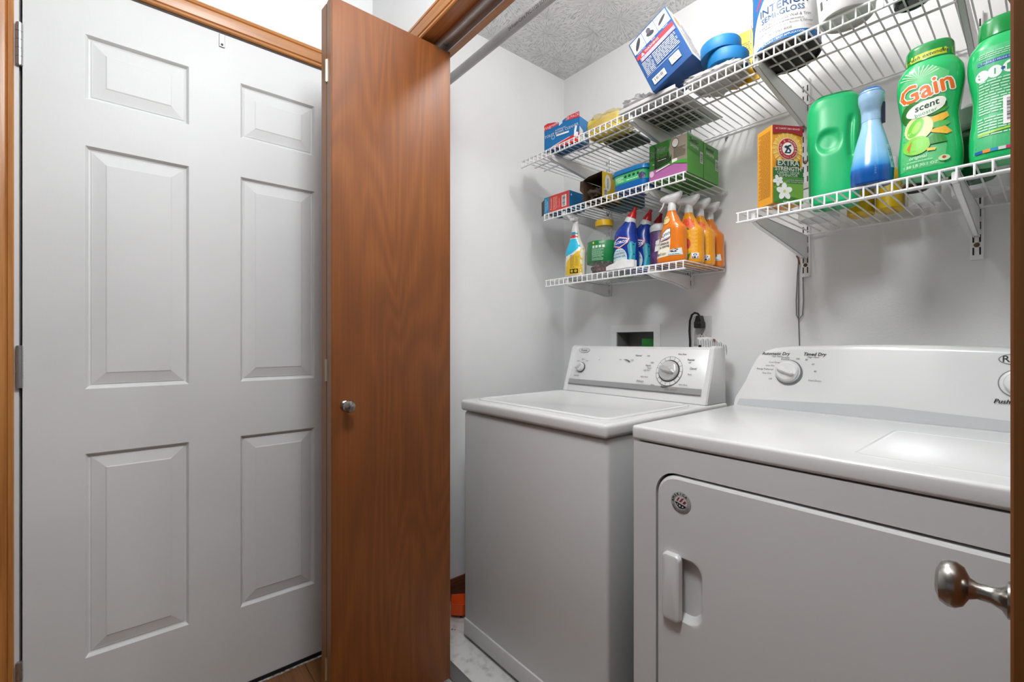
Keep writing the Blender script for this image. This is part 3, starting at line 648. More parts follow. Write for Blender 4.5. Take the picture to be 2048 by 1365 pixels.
decal(tg, tagmap, [('r', '#555555', -.064+i*.009, -.042+(i % 3)*.004, -.0625+i*.009, -.006-(i % 2)*.006) for i in range(13)]+[('r', '#555555', -.060+i*.009, -.032, -.059+i*.009, -.008) for i in range(13)]+[('e', '#1a1a1a', -.057, -.034, .006, .006), ('r', '#8a5a3a', -.004, -.012, .006, -.003)], 'tag_print', off=.0003)
cd = thing('bell_wire', 'thin grey cord looping down the wall beside the wall standard', 'cord', (-.55, YB-.006, 1.08))
MB().tube([(-.006, 0, .31), (-.002, -.004, .28), (-.002, -.003, .2), (-.003, 0, .1), (0, 0, .0), (0, .001, -.1)], .0016, 6).build('hanging_end', pm('#6e6e6e', .5), cd)
MB().tube([(0, -.002, .31), (-.006, 0, .24), (-.010, 0, .15), (-.009, 0, .1), (-.001, 0, .085), (.009, 0, .1), (.012, 0, .15), (.01, 0, .24), (.008, 0, .31)], .0016, 6).build('loop', pm('#7a7a7a', .5), cd)
MB().tube([(-.008, -.003, .30), (.0, -.005, .285), (.002, -.003, .27)], .0022, 6).build('copper_tie', pm('#8a5a3c', .4, .5), cd)

# ---- small things on the closet floor
so = thing('floor_scrap', 'orange plastic scoop lying on the closet floor left of the washer', 'scoop', (-1.53, 1.02, 0), -30)
MB().rings([[(x*s, y, z+.002) for x, y in ((-.035, -.04), (.03, -.045), (.045, 0), (.03, .05), (-.03, .05))] for s, z, y0 in ((.5, 0, 0), (1, .012, 0), (1.05, .055, 0), (.95, .055, 0), (.45, .006, 0))], True, True, True).build('scoop', pm('#e8540c', .4), so, 30)
sk = MB(); rn = random.Random(2)
for i in range(60):
    x, y = rn.uniform(-1.62, -1.43), rn.uniform(.86, 1.3); a = rn.uniform(0, 6.3); l_ = rn.uniform(.002, .009)
    sk.box(0, 0, 0, 0, 0, 0) if False else sk.tube([(x, y, .0005), (x+l_*math.cos(a), y+l_*math.sin(a), .0015)], rn.uniform(.0006, .0018), 5)
tag(sk.build('floor_debris', pm('#3a3430', .8)), 'dark lint and crumbs scattered on the closet floor by the washer', 'debris', None, 'stuff')

# ================================================================== GOODS ON THE SHELVES
from mathutils import noise
EPS = .0023
def carton(name, label, loc, rz, w, d, h, col, cat='box', r=.0012, mat=None, group=None, rough=.4):
    t = thing(name, label, cat, loc, rz, group)
    MB().rbox(0, w, 0, d, 0, h, r, 1).build('carton', mat or pm(col, rough), t, 25)
    return t
def lump(a, b, c, seed, amp=.25, freq=2.2, flat=True, nu=36, nv=22, sq=2.6, fine=.0, ff=9):
    rs = []; off = Vector((seed*7.1, seed*3.3, seed*1.7))
    for i in range(1, nv):
        ph = math.pi*i/nv-math.pi/2; r = []
        for j in range(nu):
            th = 2*math.pi*j/nu
            def pw(v): return math.copysign(abs(v)**(2/sq), v)
            p = Vector((pw(math.cos(ph))*pw(math.cos(th)), pw(math.cos(ph))*pw(math.sin(th)), pw(math.sin(ph))))
            k = 1+amp*noise.noise(p*freq+off)+fine*noise.noise(p*ff+off)
            q = Vector((p.x*a*k, p.y*b*k, p.z*c*k))
            q.z = max(q.z+c*.9, 0.0004*(1+math.sin(j))) if flat else q.z
            r.append(q)
        rs.append(r)
    return MB().rings(rs)

# ---- highest shelf -------------------------------------------------------------------
b = thing('cleaner_carton', 'torn blue and red toilet bowl cleaner carton on the highest shelf', 'box', (-1.371, 1.327, UZ+EPS), 11)
w, h, d = .168, .118, .08
prf = [(0, 0), (w, 0), (w, h), (w*.7, h*.97), (w*.53, h*.88), (w*.53, h*.8), (w*.43, h*.74), (w*.43, h*.87), (w*.28, h*.93), (w*.1, h*.965), (0, h*.93)]
MB().prism(prf, 'y', 0, .0012).box(0, .001, 0, d, 0, h*.9).box(w-.001, w, 0, d, 0, h*.85).box(0, w, d-.001, d, 0, h*.8).box(0, w, 0, d, 0, .001).build('carton', [pm('#0f6fb0', .4)], b, 20)
MB().prism([(0, 0), (.03, .012), (.028, .05), (.002, .06)], 'x', w, w+.001).build('torn_flap', pm('#d9d9d6', .6), b)
decal(b, face_y(-.0001), [('p', '#d2232a', [(0, h*.7), (w*.42, h*.75), (w*.42, h*.865), (w*.28, h*.92), (w*.1, h*.955), (0, h*.92)]), ('p', '#0f6fb0', [(0, h*.66), (w*.43, h*.74), (w*.43, h*.8), (0, h*.72)]), ('p', '#d2232a', [(w*.6, h*.84), (w, h*.8), (w, h*.99), (w*.7, h*.965)]), ('t', '#f2f2f2', '30 PACK', w*.82, h*.895, .016, {'b': .02, 'rot': 2}), ('t', '#f2e2e0', 'Walgreens', w*.2, h*.83, .017, {'sh': .3, 'rot': 8}),
    ('t', '#f4f4f4', 'AUTOMATIC', w*.48, h*.62, .009, {'rot': 3}), ('t', '#ffffff', 'TOILET BOWL CLEANER', w*.5, h*.53, .0148, {'b': .02, 'rot': 4}), ('r', '#e9eef2', w*.36, h*.4, w*.72, h*.46), ('e', '#9fc6e6', w*.27, h*.41, .009, .009), ('e', '#0f6fb0', w*.27, h*.41, .006, .006),
    ('p', '#d2232a', [(w*.1, 0), (w, 0), (w, h*.32), (w*.75, h*.24), (w*.5, h*.16), (w*.28, h*.08)]), ('p', '#e8eef4', [(w*.1, .0), (w*.28, h*.08), (w*.5, h*.16), (w*.75, h*.24), (w*.75, h*.255), (w*.5, h*.18), (w*.26, h*.1), (w*.07, 0)]), ('lines', '#f0b0a0', w*.55, h*.05, w*.82, h*.13, 2),
    ('p', '#f2f2f2', [(w*.86, h*.2), (w*.97, h*.18), (w*.98, h*.3), (w*.92, h*.34), (w*.95, h*.52), (w*.9, h*.56), (w*.87, h*.4)])], 'front_print')
b = thing('sponge_pack', 'yellow sponge pack in torn clear wrap beside the toilet cleaner carton', 'sponge pack', (-1.108, 1.425, UZ+EPS), 6)
MB().rbox(-.075, .07, -.05, .03, .0, .068, .012, 3).build('sponges', noisy('yellow_sponge', '#c9ad2e', '#ecd866', 12, .7, .5, 120, .003), b)
decal(b, face_x(.07), [('e', '#2a2a26', -.04+(i % 7)*.01+(i//7 % 2)*.005, .01+(i//7)*.008, .0018, .0018) for i in range(49)], 'dark_dots', L=.05)
MB().rbox(-.05, .09, .035, .16, 0, .012, .003, 2).build('printed_card', noisy('dark_teal_card', '#123440', '#6f7a4a', 26, .5), b)
lump(.09, .062, .046, 3, .22, 2.6, True, fine=.14).build('clear_wrap', clear('clear_wrap_film', '#f0ead0', .16, .1), b, 60)
b = thing('vent_cover', 'white louvred vent cover lying flat under the white plastic bag', 'vent cover', (-.985, 1.318, UZ+.0045), -1)
MB().rbox(0, .22, 0, .31, .004, .008, .0015, 1).rbox(0, .22, -.004, 0, -.0, .014, .0015, 1).rbox(.03, .19, .05, .26, 0, .0042, .001, 1).build('plate', pm('#cfcfcf', .4), b)
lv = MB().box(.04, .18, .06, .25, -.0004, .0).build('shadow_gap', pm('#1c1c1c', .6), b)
for i in range(9): MB().box(.038, .182, .062+i*.0215, .076+i*.0215, -.0018, -.0005).build('louvre', pm('#8c8c8c', .4), b)
b = thing('plastic_bag', 'crumpled white plastic bag left of the big blue box', 'plastic bag', (-.945, 1.39, UZ+.0185), 12)
lump(.06, .055, .026, 11, .3, 2.0, True, 44, 24, 2.2, .3, 6).build('film', M_BAG, b, 70)
b = thing('attachment_box', 'big blue vacuum attachment box leaning on its corner on the highest shelf', 'box', (-.832, 1.292, UZ+.0135)); b.rotation_euler = (0, R(-25), R(3))
w, d, h = .146, .115, .215
MB().rbox(0, w, 0, d, 0, h, .0015, 1).build('carton', [pm('#1d4f8c', .4)], b, 25)
MB().box(w-.001, w+.0006, .004, d-.004, .003, h-.003).build('white_side', pm('#dfe3e8', .35), b)
dk = [('p', '#f2f2f2', [(.004, h-.055), (.049, h-.055), (.049, h-.006), (.004, h-.006)]), ('r', '#f2f2f2', .051, h-.055, .096, h-.006), ('r', '#f2f2f2', .098, h-.055, w-.004, h-.006)]
dk += [('e', '#3a3a40', .027, h-.03, .007, .022, -35), ('e', '#3a3a40', .074, h-.034, .014, .009, -20), ('e', '#55555c', .072, h-.02, .008, .01), ('e', '#3a3a40', .12, h-.03, .018, .006, 30)]
dk += [('t', '#e8e8e8', q, x, h-.06, .006) for q, x in (('Crevice Tool', .027), ('Brush', .074), ('Nozzle', .12))]
dk += [('r', '#c8353c', .004, h-.081, w-.004, h-.066), ('t', '#ffffff', 'WARNING', .062, h-.0735, .011, {'b': .02}), ('p', '#ffffff', [(.02, h-.079), (.032, h-.079), (.026, h-.068)]), ('r', '#8d83ab', .012, h-.097, w-.004, h-.082), ('lines', '#d8d8ea', .016, h-.096, w-.01, h-.083, 3),
    ('lines', '#d5deea', .01, h-.155, .046, h-.1, 9), ('lines', '#e6ecf4', .05, h-.15, w-.012, h-.1, 8), ('r', '#dfe6ee', .006, h-.1585, w-.02, h-.1575), ('r', '#f0f0f0', .016, .014, .062, .038), ('bar', '#222222', .021, .022, .057, .034), ('lines', '#555555', .02, .016, .058, .02, 1),
    ('r', '#f0f0f0', .085, .024, .12, .05), ('t', '#222222', '5Z8', .104, .032, .011), ('lines', '#444444', .089, .04, .115, .046, 2)]
decal(b, face_y(-.0001), dk, 'front_print')
decal(b, face_x(w+.0007), [('lines', '#a9a3a0', .015, .02, d-.02, h-.09, 14), ('p', '#d98a5a', [(.02, h-.06), (.05, h-.07), (.06, h-.03), (.03, h-.02)]), ('p', '#9a9aa2', [(.05, h-.08), (.1, h-.1), (.09, h-.03), (.065, h-.04)])], 'side_print')
b = thing('grey_plastic_bag', 'flattened grey plastic bag lying under the blue tape rolls', 'plastic bag', (-.672, 1.4, UZ+EPS), 4)
lump(.075, .075, .014, 5, .25, 2.5, True, 44, 20, 2.6, .22, 8).build('film', clear('grey_bag_film', '#d0d0d0', .7, .2), b, 70)
lump(.085, .018, .0125, 6, .3, 3, True, 40, 16, 2.3, .3, 7).build('bag_fold', clear('grey_bag_fold_film', '#dcdcdc', .75, .15), b, 70, (.01, -.062, .001))
def tape(label, loc, rot):
    t = thing('tape_roll', label, 'tape roll', loc, 0, 'blue painter tape rolls'); t.rotation_euler = rot
    MB().lathe([(.0395, 0), (.057, 0), (.0575, .001), (.0575, .035), (.057, .036), (.0395, .036), (.0395, 0)], 44, cap=False).build('tape', noisy('blue_crepe_tape', '#07629c', '#0c78b6', 8, .55, .3, 200, .001), t, 30)
    MB().lathe([(.0375, .0005), (.0395, .0005), (.0395, .0355), (.0375, .0355), (.0375, .0005)], 44, cap=False).build('core', pm('#c9b79a', .7), t, 30)
    return t
tape('blue tape roll lying lower, half hidden by the other roll', (-.636, 1.385, UZ+.034), (R(-3), R(3), 0))
tape('blue tape roll resting tilted on top of the other roll', (-.652, 1.38, UZ+.0735), (R(-2), R(-4), 0))
b = carton('sandpaper_pack', 'yellow sandpaper pack standing between tape rolls and paint can', (-.658, 1.447, UZ+EPS), 4, .088, .006, .172, '#e0b313', 'pack')
b.rotation_euler = (R(-5), 0, R(4))
decal(b, face_y(0), [('lines', '#6b5608', .03, .06, .06, .135, 11), ('t', '#3b2f06', '220', .022, .118, .012), ('p', '#1d2320', [(.062, .1715), (.0875, .1715), (.0875, .09), (.074, .1)]), ('p', '#7fb93a', [(.067, .155), (.085, .165), (.086, .145), (.072, .138)])], 'print')
# paint can
PCX, PCY = -.483, 1.41
pc = thing('paint_can', 'white and blue plastic paint can of interior semi-gloss paint', 'paint can', (PCX, PCY, UZ+EPS), 16)
MB().lathe([(0, .006), (.079, .006), (.079, 0), (.083, .0), (.084, .002), (.084, .01), (.081, .012), (0, .012)], 48).build('black_base_rim', pm('#161616', .4), pc)
MB().lathe([(0, .0121), (.0815, .0121), (.082, .014), (.082, .183), (.080, .187), (0, .187)], 56).build('can', pm('#ececec', .35), pc)
MB().lathe([(0, .1871), (.074, .1871), (.083, .19), (.083, .196), (.07, .196), (.068, .192), (0, .192)], 48).build('lid', pm('#2a2a2a', .4), pc)
MB().tube([(-.085, 0, .16), (-.088, -.012, .1), (-.086, -.025, .06)], .0015, 6).build('wire_handle', M_STEEL, pc)
def canm(r): return lambda x, z, o=0: ((r+o)*math.sin(x/r), -(r+o)*math.cos(x/r), z)
bl = '#1668a8'
decal(pc, canm(.082), [('p', bl, [(-.125, .186), (-.01, .186), (-.03, .165), (-.055, .14), (-.076, .11), (-.088, .085), (-.098, .05), (-.125, .05)]), ('p', '#d5262c', [(-.06, .16), (-.05, .16), (-.076, .13), (-.082, .132)]),
    ('p', bl, [(-.125, .0125), (.125, .0125), (.125, .03), (.08, .031), (.03, .029), (-.02, .025), (-.07, .019), (-.125, .0135)]), ('t', '#16477e', 'INTERIOR', -.004, .108, .029, {'b': .02, 'rot': 2, 'sx': .95}), ('t', '#2b5c8c', 'SEMI-GLOSS', -.006, .086, .0205, {'b': .015, 'rot': 2}),
    ('t', '#55606c', 'Latex Semi-Gloss Wall & Trim', .0, .068, .0105, {'rot': 2}), ('lines', '#7d868e', -.055, .057, .045, .061, 1), ('t', '#6a737b', "Family Rooms, Children's Rooms & Hallways", .0, .05, .0078, {'rot': 2}), ('t', '#444444', 'ACCENT BASE', -.01, .037, .0085, {'rot': 1}), ('t', '#d0905a', '1 GAL', .06, .04, .007), ('e', '#e3a7a2', .1, .13, .02, .026),
    ('t', '#e8f0f6', 'DURABLE • EASY APPLICATION', -.006, .0195, .0075, {'b': .02, 'rot': 4})], 'label', L=.01)
tb = thing('white_bucket', 'white plastic bucket with small print right of the paint can', 'bucket', (-.328, 1.352, UZ+EPS), 14)
MB().lathe([(0, .004), (.05, .004), (.051, 0), (.054, 0), (.056, .004), (.066, .125), (.069, .126), (.069, .136), (.064, .137), (0, .137)], 44).build('bucket', pm('#e6e6e6', .4), tb)
def buck(x, z, o=0): q = .056+.01*z/.125; return ((q+o)*math.sin(x/.06), -(q+o)*math.cos(x/.06), z)
decal(tb, buck, [('lines', '#3c3c3c', -.045, .035, .045, .08, 11), ('p', '#e04a3a', [(-.07, .08), (-.055, .08), (-.055, .12), (-.07, .12)]), ('r', '#555555', -.065, .025, -.058, .045)], 'label')
db = thing('dark_bottle', 'dark green glass bottle on the highest shelf right of the bucket', 'bottle', (-.215, 1.41, UZ+EPS))
MB().lathe([(0, .003), (.024, .003), (.027, 0), (.032, .002), (.034, .008), (.034, .12), (.03, .14), (.014, .17), (.013, .21), (0, .21)], 32).build('bottle', pm('#1d2a1b', .12, 0, .4), db)
MB().lathe([(0, .2101), (.0145, .2101), (.0145, .19), (.0155, .19), (.0155, .222), (0, .222)], 20).build('cap', M_DARK, db)
kb = carton('cardboard_box', 'small open tan cardboard box at the right end of the highest shelf', (-.078, 1.50, UZ+EPS), -8, .16, .12, .11, '#b98d5e', rough=.8, mat=noisy('tan_cardboard', '#a87c50', '#c79b6c', 14, .8))
MB().prism([(0, 0), (.004, .002), (-.03, -.04), (-.034, -.04)], 'y', .01, .11).build('flap', pm('#c39a6b', .8), kb, 20, (0, 0, .11))

# ---- short middle shelf --------------------------------------------------------------
b = carton('refill_carton', 'low red and blue carton with a barcode at the left of the middle shelf', (-1.466, 1.418, MZ+EPS), 1, .15, .1, .075, '#0d5f95')
w, h = .15, .075
decal(b, face_y(0), [('r', '#1886b4', .001, .001, .032, h-.001), ('r', '#cf3a33', .033, .001, w-.001, h-.001), ('t', '#cfe4ef', 'TOILET BOWL', .012, h/2, .009, {'rot': 90}), ('t', '#cfe4ef', 'CLEANER', .022, h/2, .009, {'rot': 90}), ('t', '#f6e6e0', 'Automatic', .044, h/2, .0125, {'rot': 90, 'b': .02}), ('lines', '#e8a99c', .056, .008, .082, h-.01, 9), ('t', '#f0cfc8', 'Directions', .092, h/2-.004, .009, {'rot': 90}), ('r', '#e8e8e8', .108, .012, .134, h-.014), ('bar', '#262626', .111, .014, .128, h-.016, 1)], 'front_print')
decal(b, face_x(w), [('r', '#0b5c8c', .001, .001, .099, h-.001), ('e', '#d8e6ee', .012, h-.018, .003, .004)], 'side_print')
MB().prism([(0, 0), (-.034, .018), (-.033, .019), (.001, .003)], 'z', .002, .066).build('open_flap', pm('#4a3a2c', .7), b, 20)
b = thing('opened_carton', 'opened brown carton with a yellow side and crumpled cellophane inside', 'box', (-1.243, 1.424, MZ+EPS), 2)
w, d, h = .098, .12, .108; e = .0015; kr = noisy('brown_carton_inside', '#3b2a1c', '#57402c', 20, .8)
MB().box(0, e, 0, d, 0, h*.86).box(0, w, d-e, d, 0, h).box(0, w, 0, d, 0, e).add([(0, 0, h*.86), (w*.3, 0, h*.95), (w, 0, h), (w, d, h), (w*.3, d, h*.97), (0, d, h*.9)], [(0, 1, 4, 5), (1, 2, 3, 4)]).build('carton', kr, b, 0)
MB().box(w-e, w, 0, d, 0, h).build('yellow_side', pm('#d8b226', .45), b)
decal(b, face_x(w), [('e', '#eceae2', .035, h*.62, .02, .033), ('t', '#2e4a7c', 'lemon', .033, h*.6, .016, {'rot': 90, 'b': .02}), ('r', '#e6e6e6', .008, .012, .03, .04), ('bar', '#333333', .01, .015, .028, .037, 1)], 'side_print')
MB().add([(0, 0, h*.86), (0, 0, h*.35), (-.012, -.006, h*.5), (-.01, -.006, h*.84)], [(0, 1, 2, 3)]).build('open_flap', kr, b, 0)
lump(.04, .04, .03, 21, .6, 2.5, True, 26, 16, 2.4, .3, 7).build('cellophane', clear('brownish_cellophane', '#b8a898', .14, .08), b, 0, (w/2, .055, .002))
b = thing('dishwasher_tub', 'green and blue plastic tub with a blue lid on the middle shelf', 'tub', (-1.015, 1.475, MZ+EPS), 0)
TB = Loft([(0, .069, .056, 0, 0, 5), (.003, .072, .059, 0, 0, 5), (.03, .075, .062, 0, 0, 5), (.062, .078, .065, 0, 0, 5)])
TB.mesh(MB(), 8, 48).build('body', [pm('#2fa56a', .3)], b)
TB2 = Loft([(-.0002, .0695, .0565, 0, 0, 5), (.003, .0725, .0595, 0, 0, 5), (.024, .0752, .0622, 0, 0, 5)]); TB2.mesh(MB(), 6, 48).build('blue_bottom', pm('#0a5fa8', .3), b)
Loft([(.058, .0805, .0675, 0, 0, 5), (.0595, .083, .07, 0, 0, 5), (.067, .083, .07, 0, 0, 5), (.0695, .08, .067, 0, 0, 5), (.076, .0785, .0655, 0, 0, 5), (.078, .075, .062, 0, 0, 5)]).mesh(MB(), 10, 48).build('lid', pm('#1273b0', .28), b)
decal(b, TB.front, [('r', '#4fc07a', -.06, .028, .06, .057), ('lines', '#d8efe0', -.055, .03, -.02, .05, 5), ('e', '#1c4a30', -.01, .046, .006, .005), ('e', '#1c4a30', .008, .046, .006, .005), ('e', '#1c4a30', .026, .046, .006, .005), ('e', '#1c4a30', .044, .046, .005, .005), ('lines', '#e8f6ec', -.005, .03, .045, .036, 1), ('e', '#4a3a6a', .058, .035, .012, .012)], 'label')
b = carton('teal_carton', 'flat teal carton lying behind the yellow sided carton', (-1.235, 1.552, MZ+EPS), 0, .12, .12, .05, '#0d5866')
decal(b, lambda x, y, o=0: (x, y, -o), [('p', '#d9823a', [(.06, .05), (.085, .06), (.07, .075)]), ('r', '#2d7f96', .02, .02, .1, .1)], 'bottom_print')
sw = '#3d8a2b'
def sweeper(label, loc, front):
    b = carton('cloth_refill_box', label, loc, 0, .146, .106, .13, '#3f8c2c', 'box', group='green sweeper cloth boxes')
    w, d, h = .146, .106, .13
    decal(b, face_x(w), [('p', '#4f9a35', [(.0, 0), (d, 0), (d, h*.52), (0, h*.62)]), ('t', '#dfe9d8', 'Swiffer', .042, h*.86, .021, {'sh': .3, 'b': .02, 'rot': -2}), ('t', '#dfe9d8', 'SWEEPER', .044, h*.72, .0145, {'rot': -2}), ('r', '#e8e8e4', d*.78, h*.38, d*.97, h*.68), ('bar', '#333333', d*.8, h*.4, d*.95, h*.66, 1), ('p', '#2c6a20', [(0, h*.615), (d, h*.515), (d, h*.525), (0, h*.63)])], 'side_print')
    decal(b, lambda x, y, o=0: (x, y, -o), [('t', '#7aa05c', 'SWEEPER', .08, .05, .012)], 'bottom_print')
    if front:
        p = [('r', '#a9629a', .001, .001, w-.001, h*.3), ('p', '#256b1c', [(.001, h*.3), (w*.55, h*.3), (w*.6, h*.6), (w*.52, h*.995), (.001, h*.995)]), ('p', '#8b8272', [(w*.62, h*.3), (w-.001, h*.28), (w-.001, h*.995), (w*.6, h*.995), (w*.53, h*.72)]), ('p', '#0d1a0a', [(w*.1, h*.98), (w*.16, h*.9), (w*.15, h*.3), (w*.6, h*.42), (w*.6, h*.6), (w*.55, h*.44), (w*.2, h*.36), (w*.2, h*.88), (w*.13, h*.99)]),
            ('p', '#14300f', [(w*.19, h*.36), (w*.56, h*.46), (w*.52, h*.6), (w*.2, h*.56)]), ('t', '#f0f0e8', 'Sw', w*.075, h*.76, .022, {'sh': .25, 'b': .02}), ('t', '#f0f0e8', 'iffer', w*.33, h*.8, .024, {'sh': .25, 'b': .02}), ('t', '#f0f0e8', 'SW', w*.08, h*.6, .017, {'b': .01}), ('t', '#e8e6c8', 'EEPER', w*.37, h*.62, .0185, {'b': .005}), ('t', '#f0f0e8', '32', w*.05, h*.45, .01, {'b': .02}), ('lines', '#d8d8d0', w*.1, h*.43, w*.15, h*.47, 1), ('lines', '#d8e0c8', w*.24, h*.5, w*.46, h*.53, 1), ('e', '#d4b4cc', w*.08, h*.2, .009, .011), ('lines', '#6a6456', w*.66, h*.45, w*.95, h*.72, 8), ('e', '#33383c', w*.7, h*.84, .013, .016), ('e', '#c8c6bc', w*.7, h*.84, .0115, .014), ('r', '#e4e4dc', w*.62, h*.33, w*.75, h*.43),
            ('p', '#3f9a30', [(w*.62, h*.34), (w-.001, h*.22), (w-.001, h*.34), (w*.75, h*.36)]), ('p', '#e2d2dc', [(w*.2, h*.26), (w*.55, h*.345), (w*.58, h*.32), (w*.2, h*.22)])]
        decal(b, face_y(0), p, 'front_print')
    return b
sweeper('torn open green cloth refill box at the front of the middle shelf', (-.93, 1.421, MZ+EPS), True)
sweeper('closed green cloth refill box behind the torn open one', (-.93, 1.531, MZ+EPS), False)

# ---- lowest short shelf --------------------------------------------------------------
def trigger_head(parent, z, mat, s=1.0):
    h = put('trigger_head', None, parent, (0, 0, z)); h.scale = (s, s, s)
    MB().lathe([(0, 0), (.0148, 0), (.0148, .018), (.0138, .02), (0, .02)], 24).build('collar', mat, h)
    L_ = [(-.043, .006, .006, .047), (-.041, .0085, .009, .047), (-.034, .0105, .0125, .0475), (-.018, .0125, .0165, .0465), (0, .0145, .0215, .042), (.014, .0145, .02, .0445), (.026, .013, .0155, .05), (.034, .010, .010, .055), (.038, .006, .005, .058)]
    MB().rings([[(x, a*math.cos(2*math.pi*k/18), zc+c*math.sin(2*math.pi*k/18)) for k in range(18)] for x, a, c, zc in L_]).rings([[(x*s_, y*s_, zz) for x, y in [(math.cos(2*math.pi*k/16)*.0125, math.sin(2*math.pi*k/16)*.0115) for k in range(16)]] for s_, zz in ((1.1, .0201), (1, .03), (1.0, .045))]).build('shroud', mat, h, 60)
    MB().rings([[(x+dx, y, zz) for dx, y in ((-.003, -.006), (.003, -.006), (.003, .006), (-.003, .006))] for x, zz in ((-.024, .048), (-.027, .036), (-.033, .022), (-.042, .01), (-.046, .007))]).build('trigger_lever', mat, h, 50)
    return h
M_TRIG = pm('#dedede', .35)
sp_ = thing('spray_bottle', 'yellow and light blue spray bottle at the left end of the lowest shelf', 'spray bottle', (-1.315, 1.46, TZ+EPS), 8)
SB = Loft([(0, .04, .028), (.004, .044, .031), (.05, .046, .033), (.10, .046, .033), (.125, .038, .029), (.15, .027, .024), (.17, .0215, .021), (.19, .019, .019)])
SB.mesh(MB(), 36, 40).build('bottle', [pm('#e3e0d4', .3)], sp_)
decal(sp_, SB.front, [('p', '#e2b81c', [(-.043, .006), (.043, .006), (.0445, .118), (.03, .105), (.005, .085), (-.02, .07), (-.034, .05), (-.043, .03)]), ('p', '#e6e2d2', [(-.044, .01), (-.036, .03), (-.028, .055), (-.04, .08), (-.0445, .08)]), ('p', '#1fb4d6', [(-.03, .136), (-.02, .16), (.02, .16), (.03, .138), (.035, .122), (.02, .108), (0, .096), (-.03, .088), (-.036, .11)]), ('r', '#c8232b', -.0195, .163, .0195, .176), ('r', '#1b8fa6', -.0182, .177, .0182, .189), ('lines', '#8a7a50', -.006, .035, .014, .09, 10), ('lines', '#b09a40', .018, .04, .034, .085, 9), ('r', '#2a2618', -.008, .012, .03, .03), ('e', '#d8b52a', .002, .021, .006, .006), ('e', '#d8b52a', .02, .021, .006, .006), ('p', '#2b4a9a', [(-.042, .07), (-.035, .085), (-.036, .095), (-.043, .085)])], 'label')
MB().lathe([(0, .1901), (.018, .1901), (.0172, .205), (.013, .222), (.0115, .25), (.0, .25)], 24).build('nozzle', M_TRIG, sp_)
MB().rbox(-.0125, .0125, -.03, .012, .235, .254, .004, 2).build('nozzle_tip', M_TRIG, sp_)
jg = thing('pod_jar', 'clear plastic jar with a green label and yellow cap holding brown pods', 'jar', (-1.195, 1.50, TZ+EPS))
MB().lathe([(.0, .0), (.064, 0), (.068, .004), (.07, .015), (.069, .06), (.07, .13), (.068, .15), (.055, .172), (.036, .184), (.033, .19), (.033, .2)], 44, cap=False).build('jar', M_CLEAR, jg)
MB().lathe([(.07, .045), (.0706, .046), (.0706, .128), (.07, .13)], 48, cap=False).build('green_label', pm('#14793f', .4), jg)
gm = canm(.0707)
decal(jg, gm, [('p', '#d8d8d0', [(-.075, .122), (-.03, .127), (-.048, .105), (-.06, .085), (-.075, .082)]), ('r', '#c23138', -.075, .12, -.032, .127), ('t', '#1a1a1a', 'HOUSE', -.055, .117, .008), ('lines', '#a9d2b4', -.005, .062, .045, .098, 9), ('r', '#cfe2d2', -.002, .1, .008, .11), ('r', '#cfe2d2', .012, .1, .022, .11), ('r', '#cfe2d2', .026, .1, .036, .11), ('r', '#cfe2d2', .04, .1, .05, .11), ('e', '#e3c934', .003, .121, .004, .005), ('lines', '#cfe2d2', .028, .116, .048, .126, 3), ('r', '#e3c934', -.068, .058, -.05, .066), ('lines', '#a9d2b4', -.004, .049, .045, .06, 3)], 'label_print')
MB().lathe([(0, .222), (.034, .222), (.037, .219), (.037, .197), (.0355, .196), (0, .196)], 36).build('cap', pm('#d9ad12', .35), jg)
pods = MB(); rn = random.Random(9)
for i in range(70):
    a, q, z = rn.uniform(0, 6.28), .052*math.sqrt(rn.random()), rn.uniform(.012, .05)
    c = Vector((q*math.cos(a), q*math.sin(a), z)); rot = Matrix.Rotation(rn.uniform(0, 3), 3, 'X') @ Matrix.Rotation(rn.uniform(0, 3), 3, 'Z')
    pods.rings([[c+rot @ Vector((.012*s*math.cos(k*1.047), .009*s*math.sin(k*1.047), zz)) for k in range(6)] for s, zz in ((.6, -.007), (1, -.002), (1, .003), (.5, .007))])
tag(pods.build('brown_pods', noisy('brown_pod_skin', '#3a130e', '#70281c', 20, .3), jg, 60), None, None, None, 'stuff')
gb = thing('green_bottle', 'plain bright green bottle squeezed between the jar and the blue cleaner', 'bottle', (-1.19, 1.64, TZ+EPS))
MB().lathe([(0, 0), (.033, 0), (.036, .004), (.036, .12), (.03, .14), (.015, .155), (.015, .17), (0, .17)], 28).build('bottle', pm('#1f9a22', .3), gb)
MB().lathe([(0, .1701), (.017, .1701), (.017, .15), (.0182, .15), (.0182, .185), (0, .185)], 20).build('cap', pm('#2fb52f', .3), gb)
BC = Loft([(0, .044, .028), (.004, .049, .032), (.05, .05, .034), (.10, .047, .034), (.135, .043, .033, -.002), (.16, .036, .029, .004), (.178, .024, .022, .013), (.186, .019, .019, .016)])
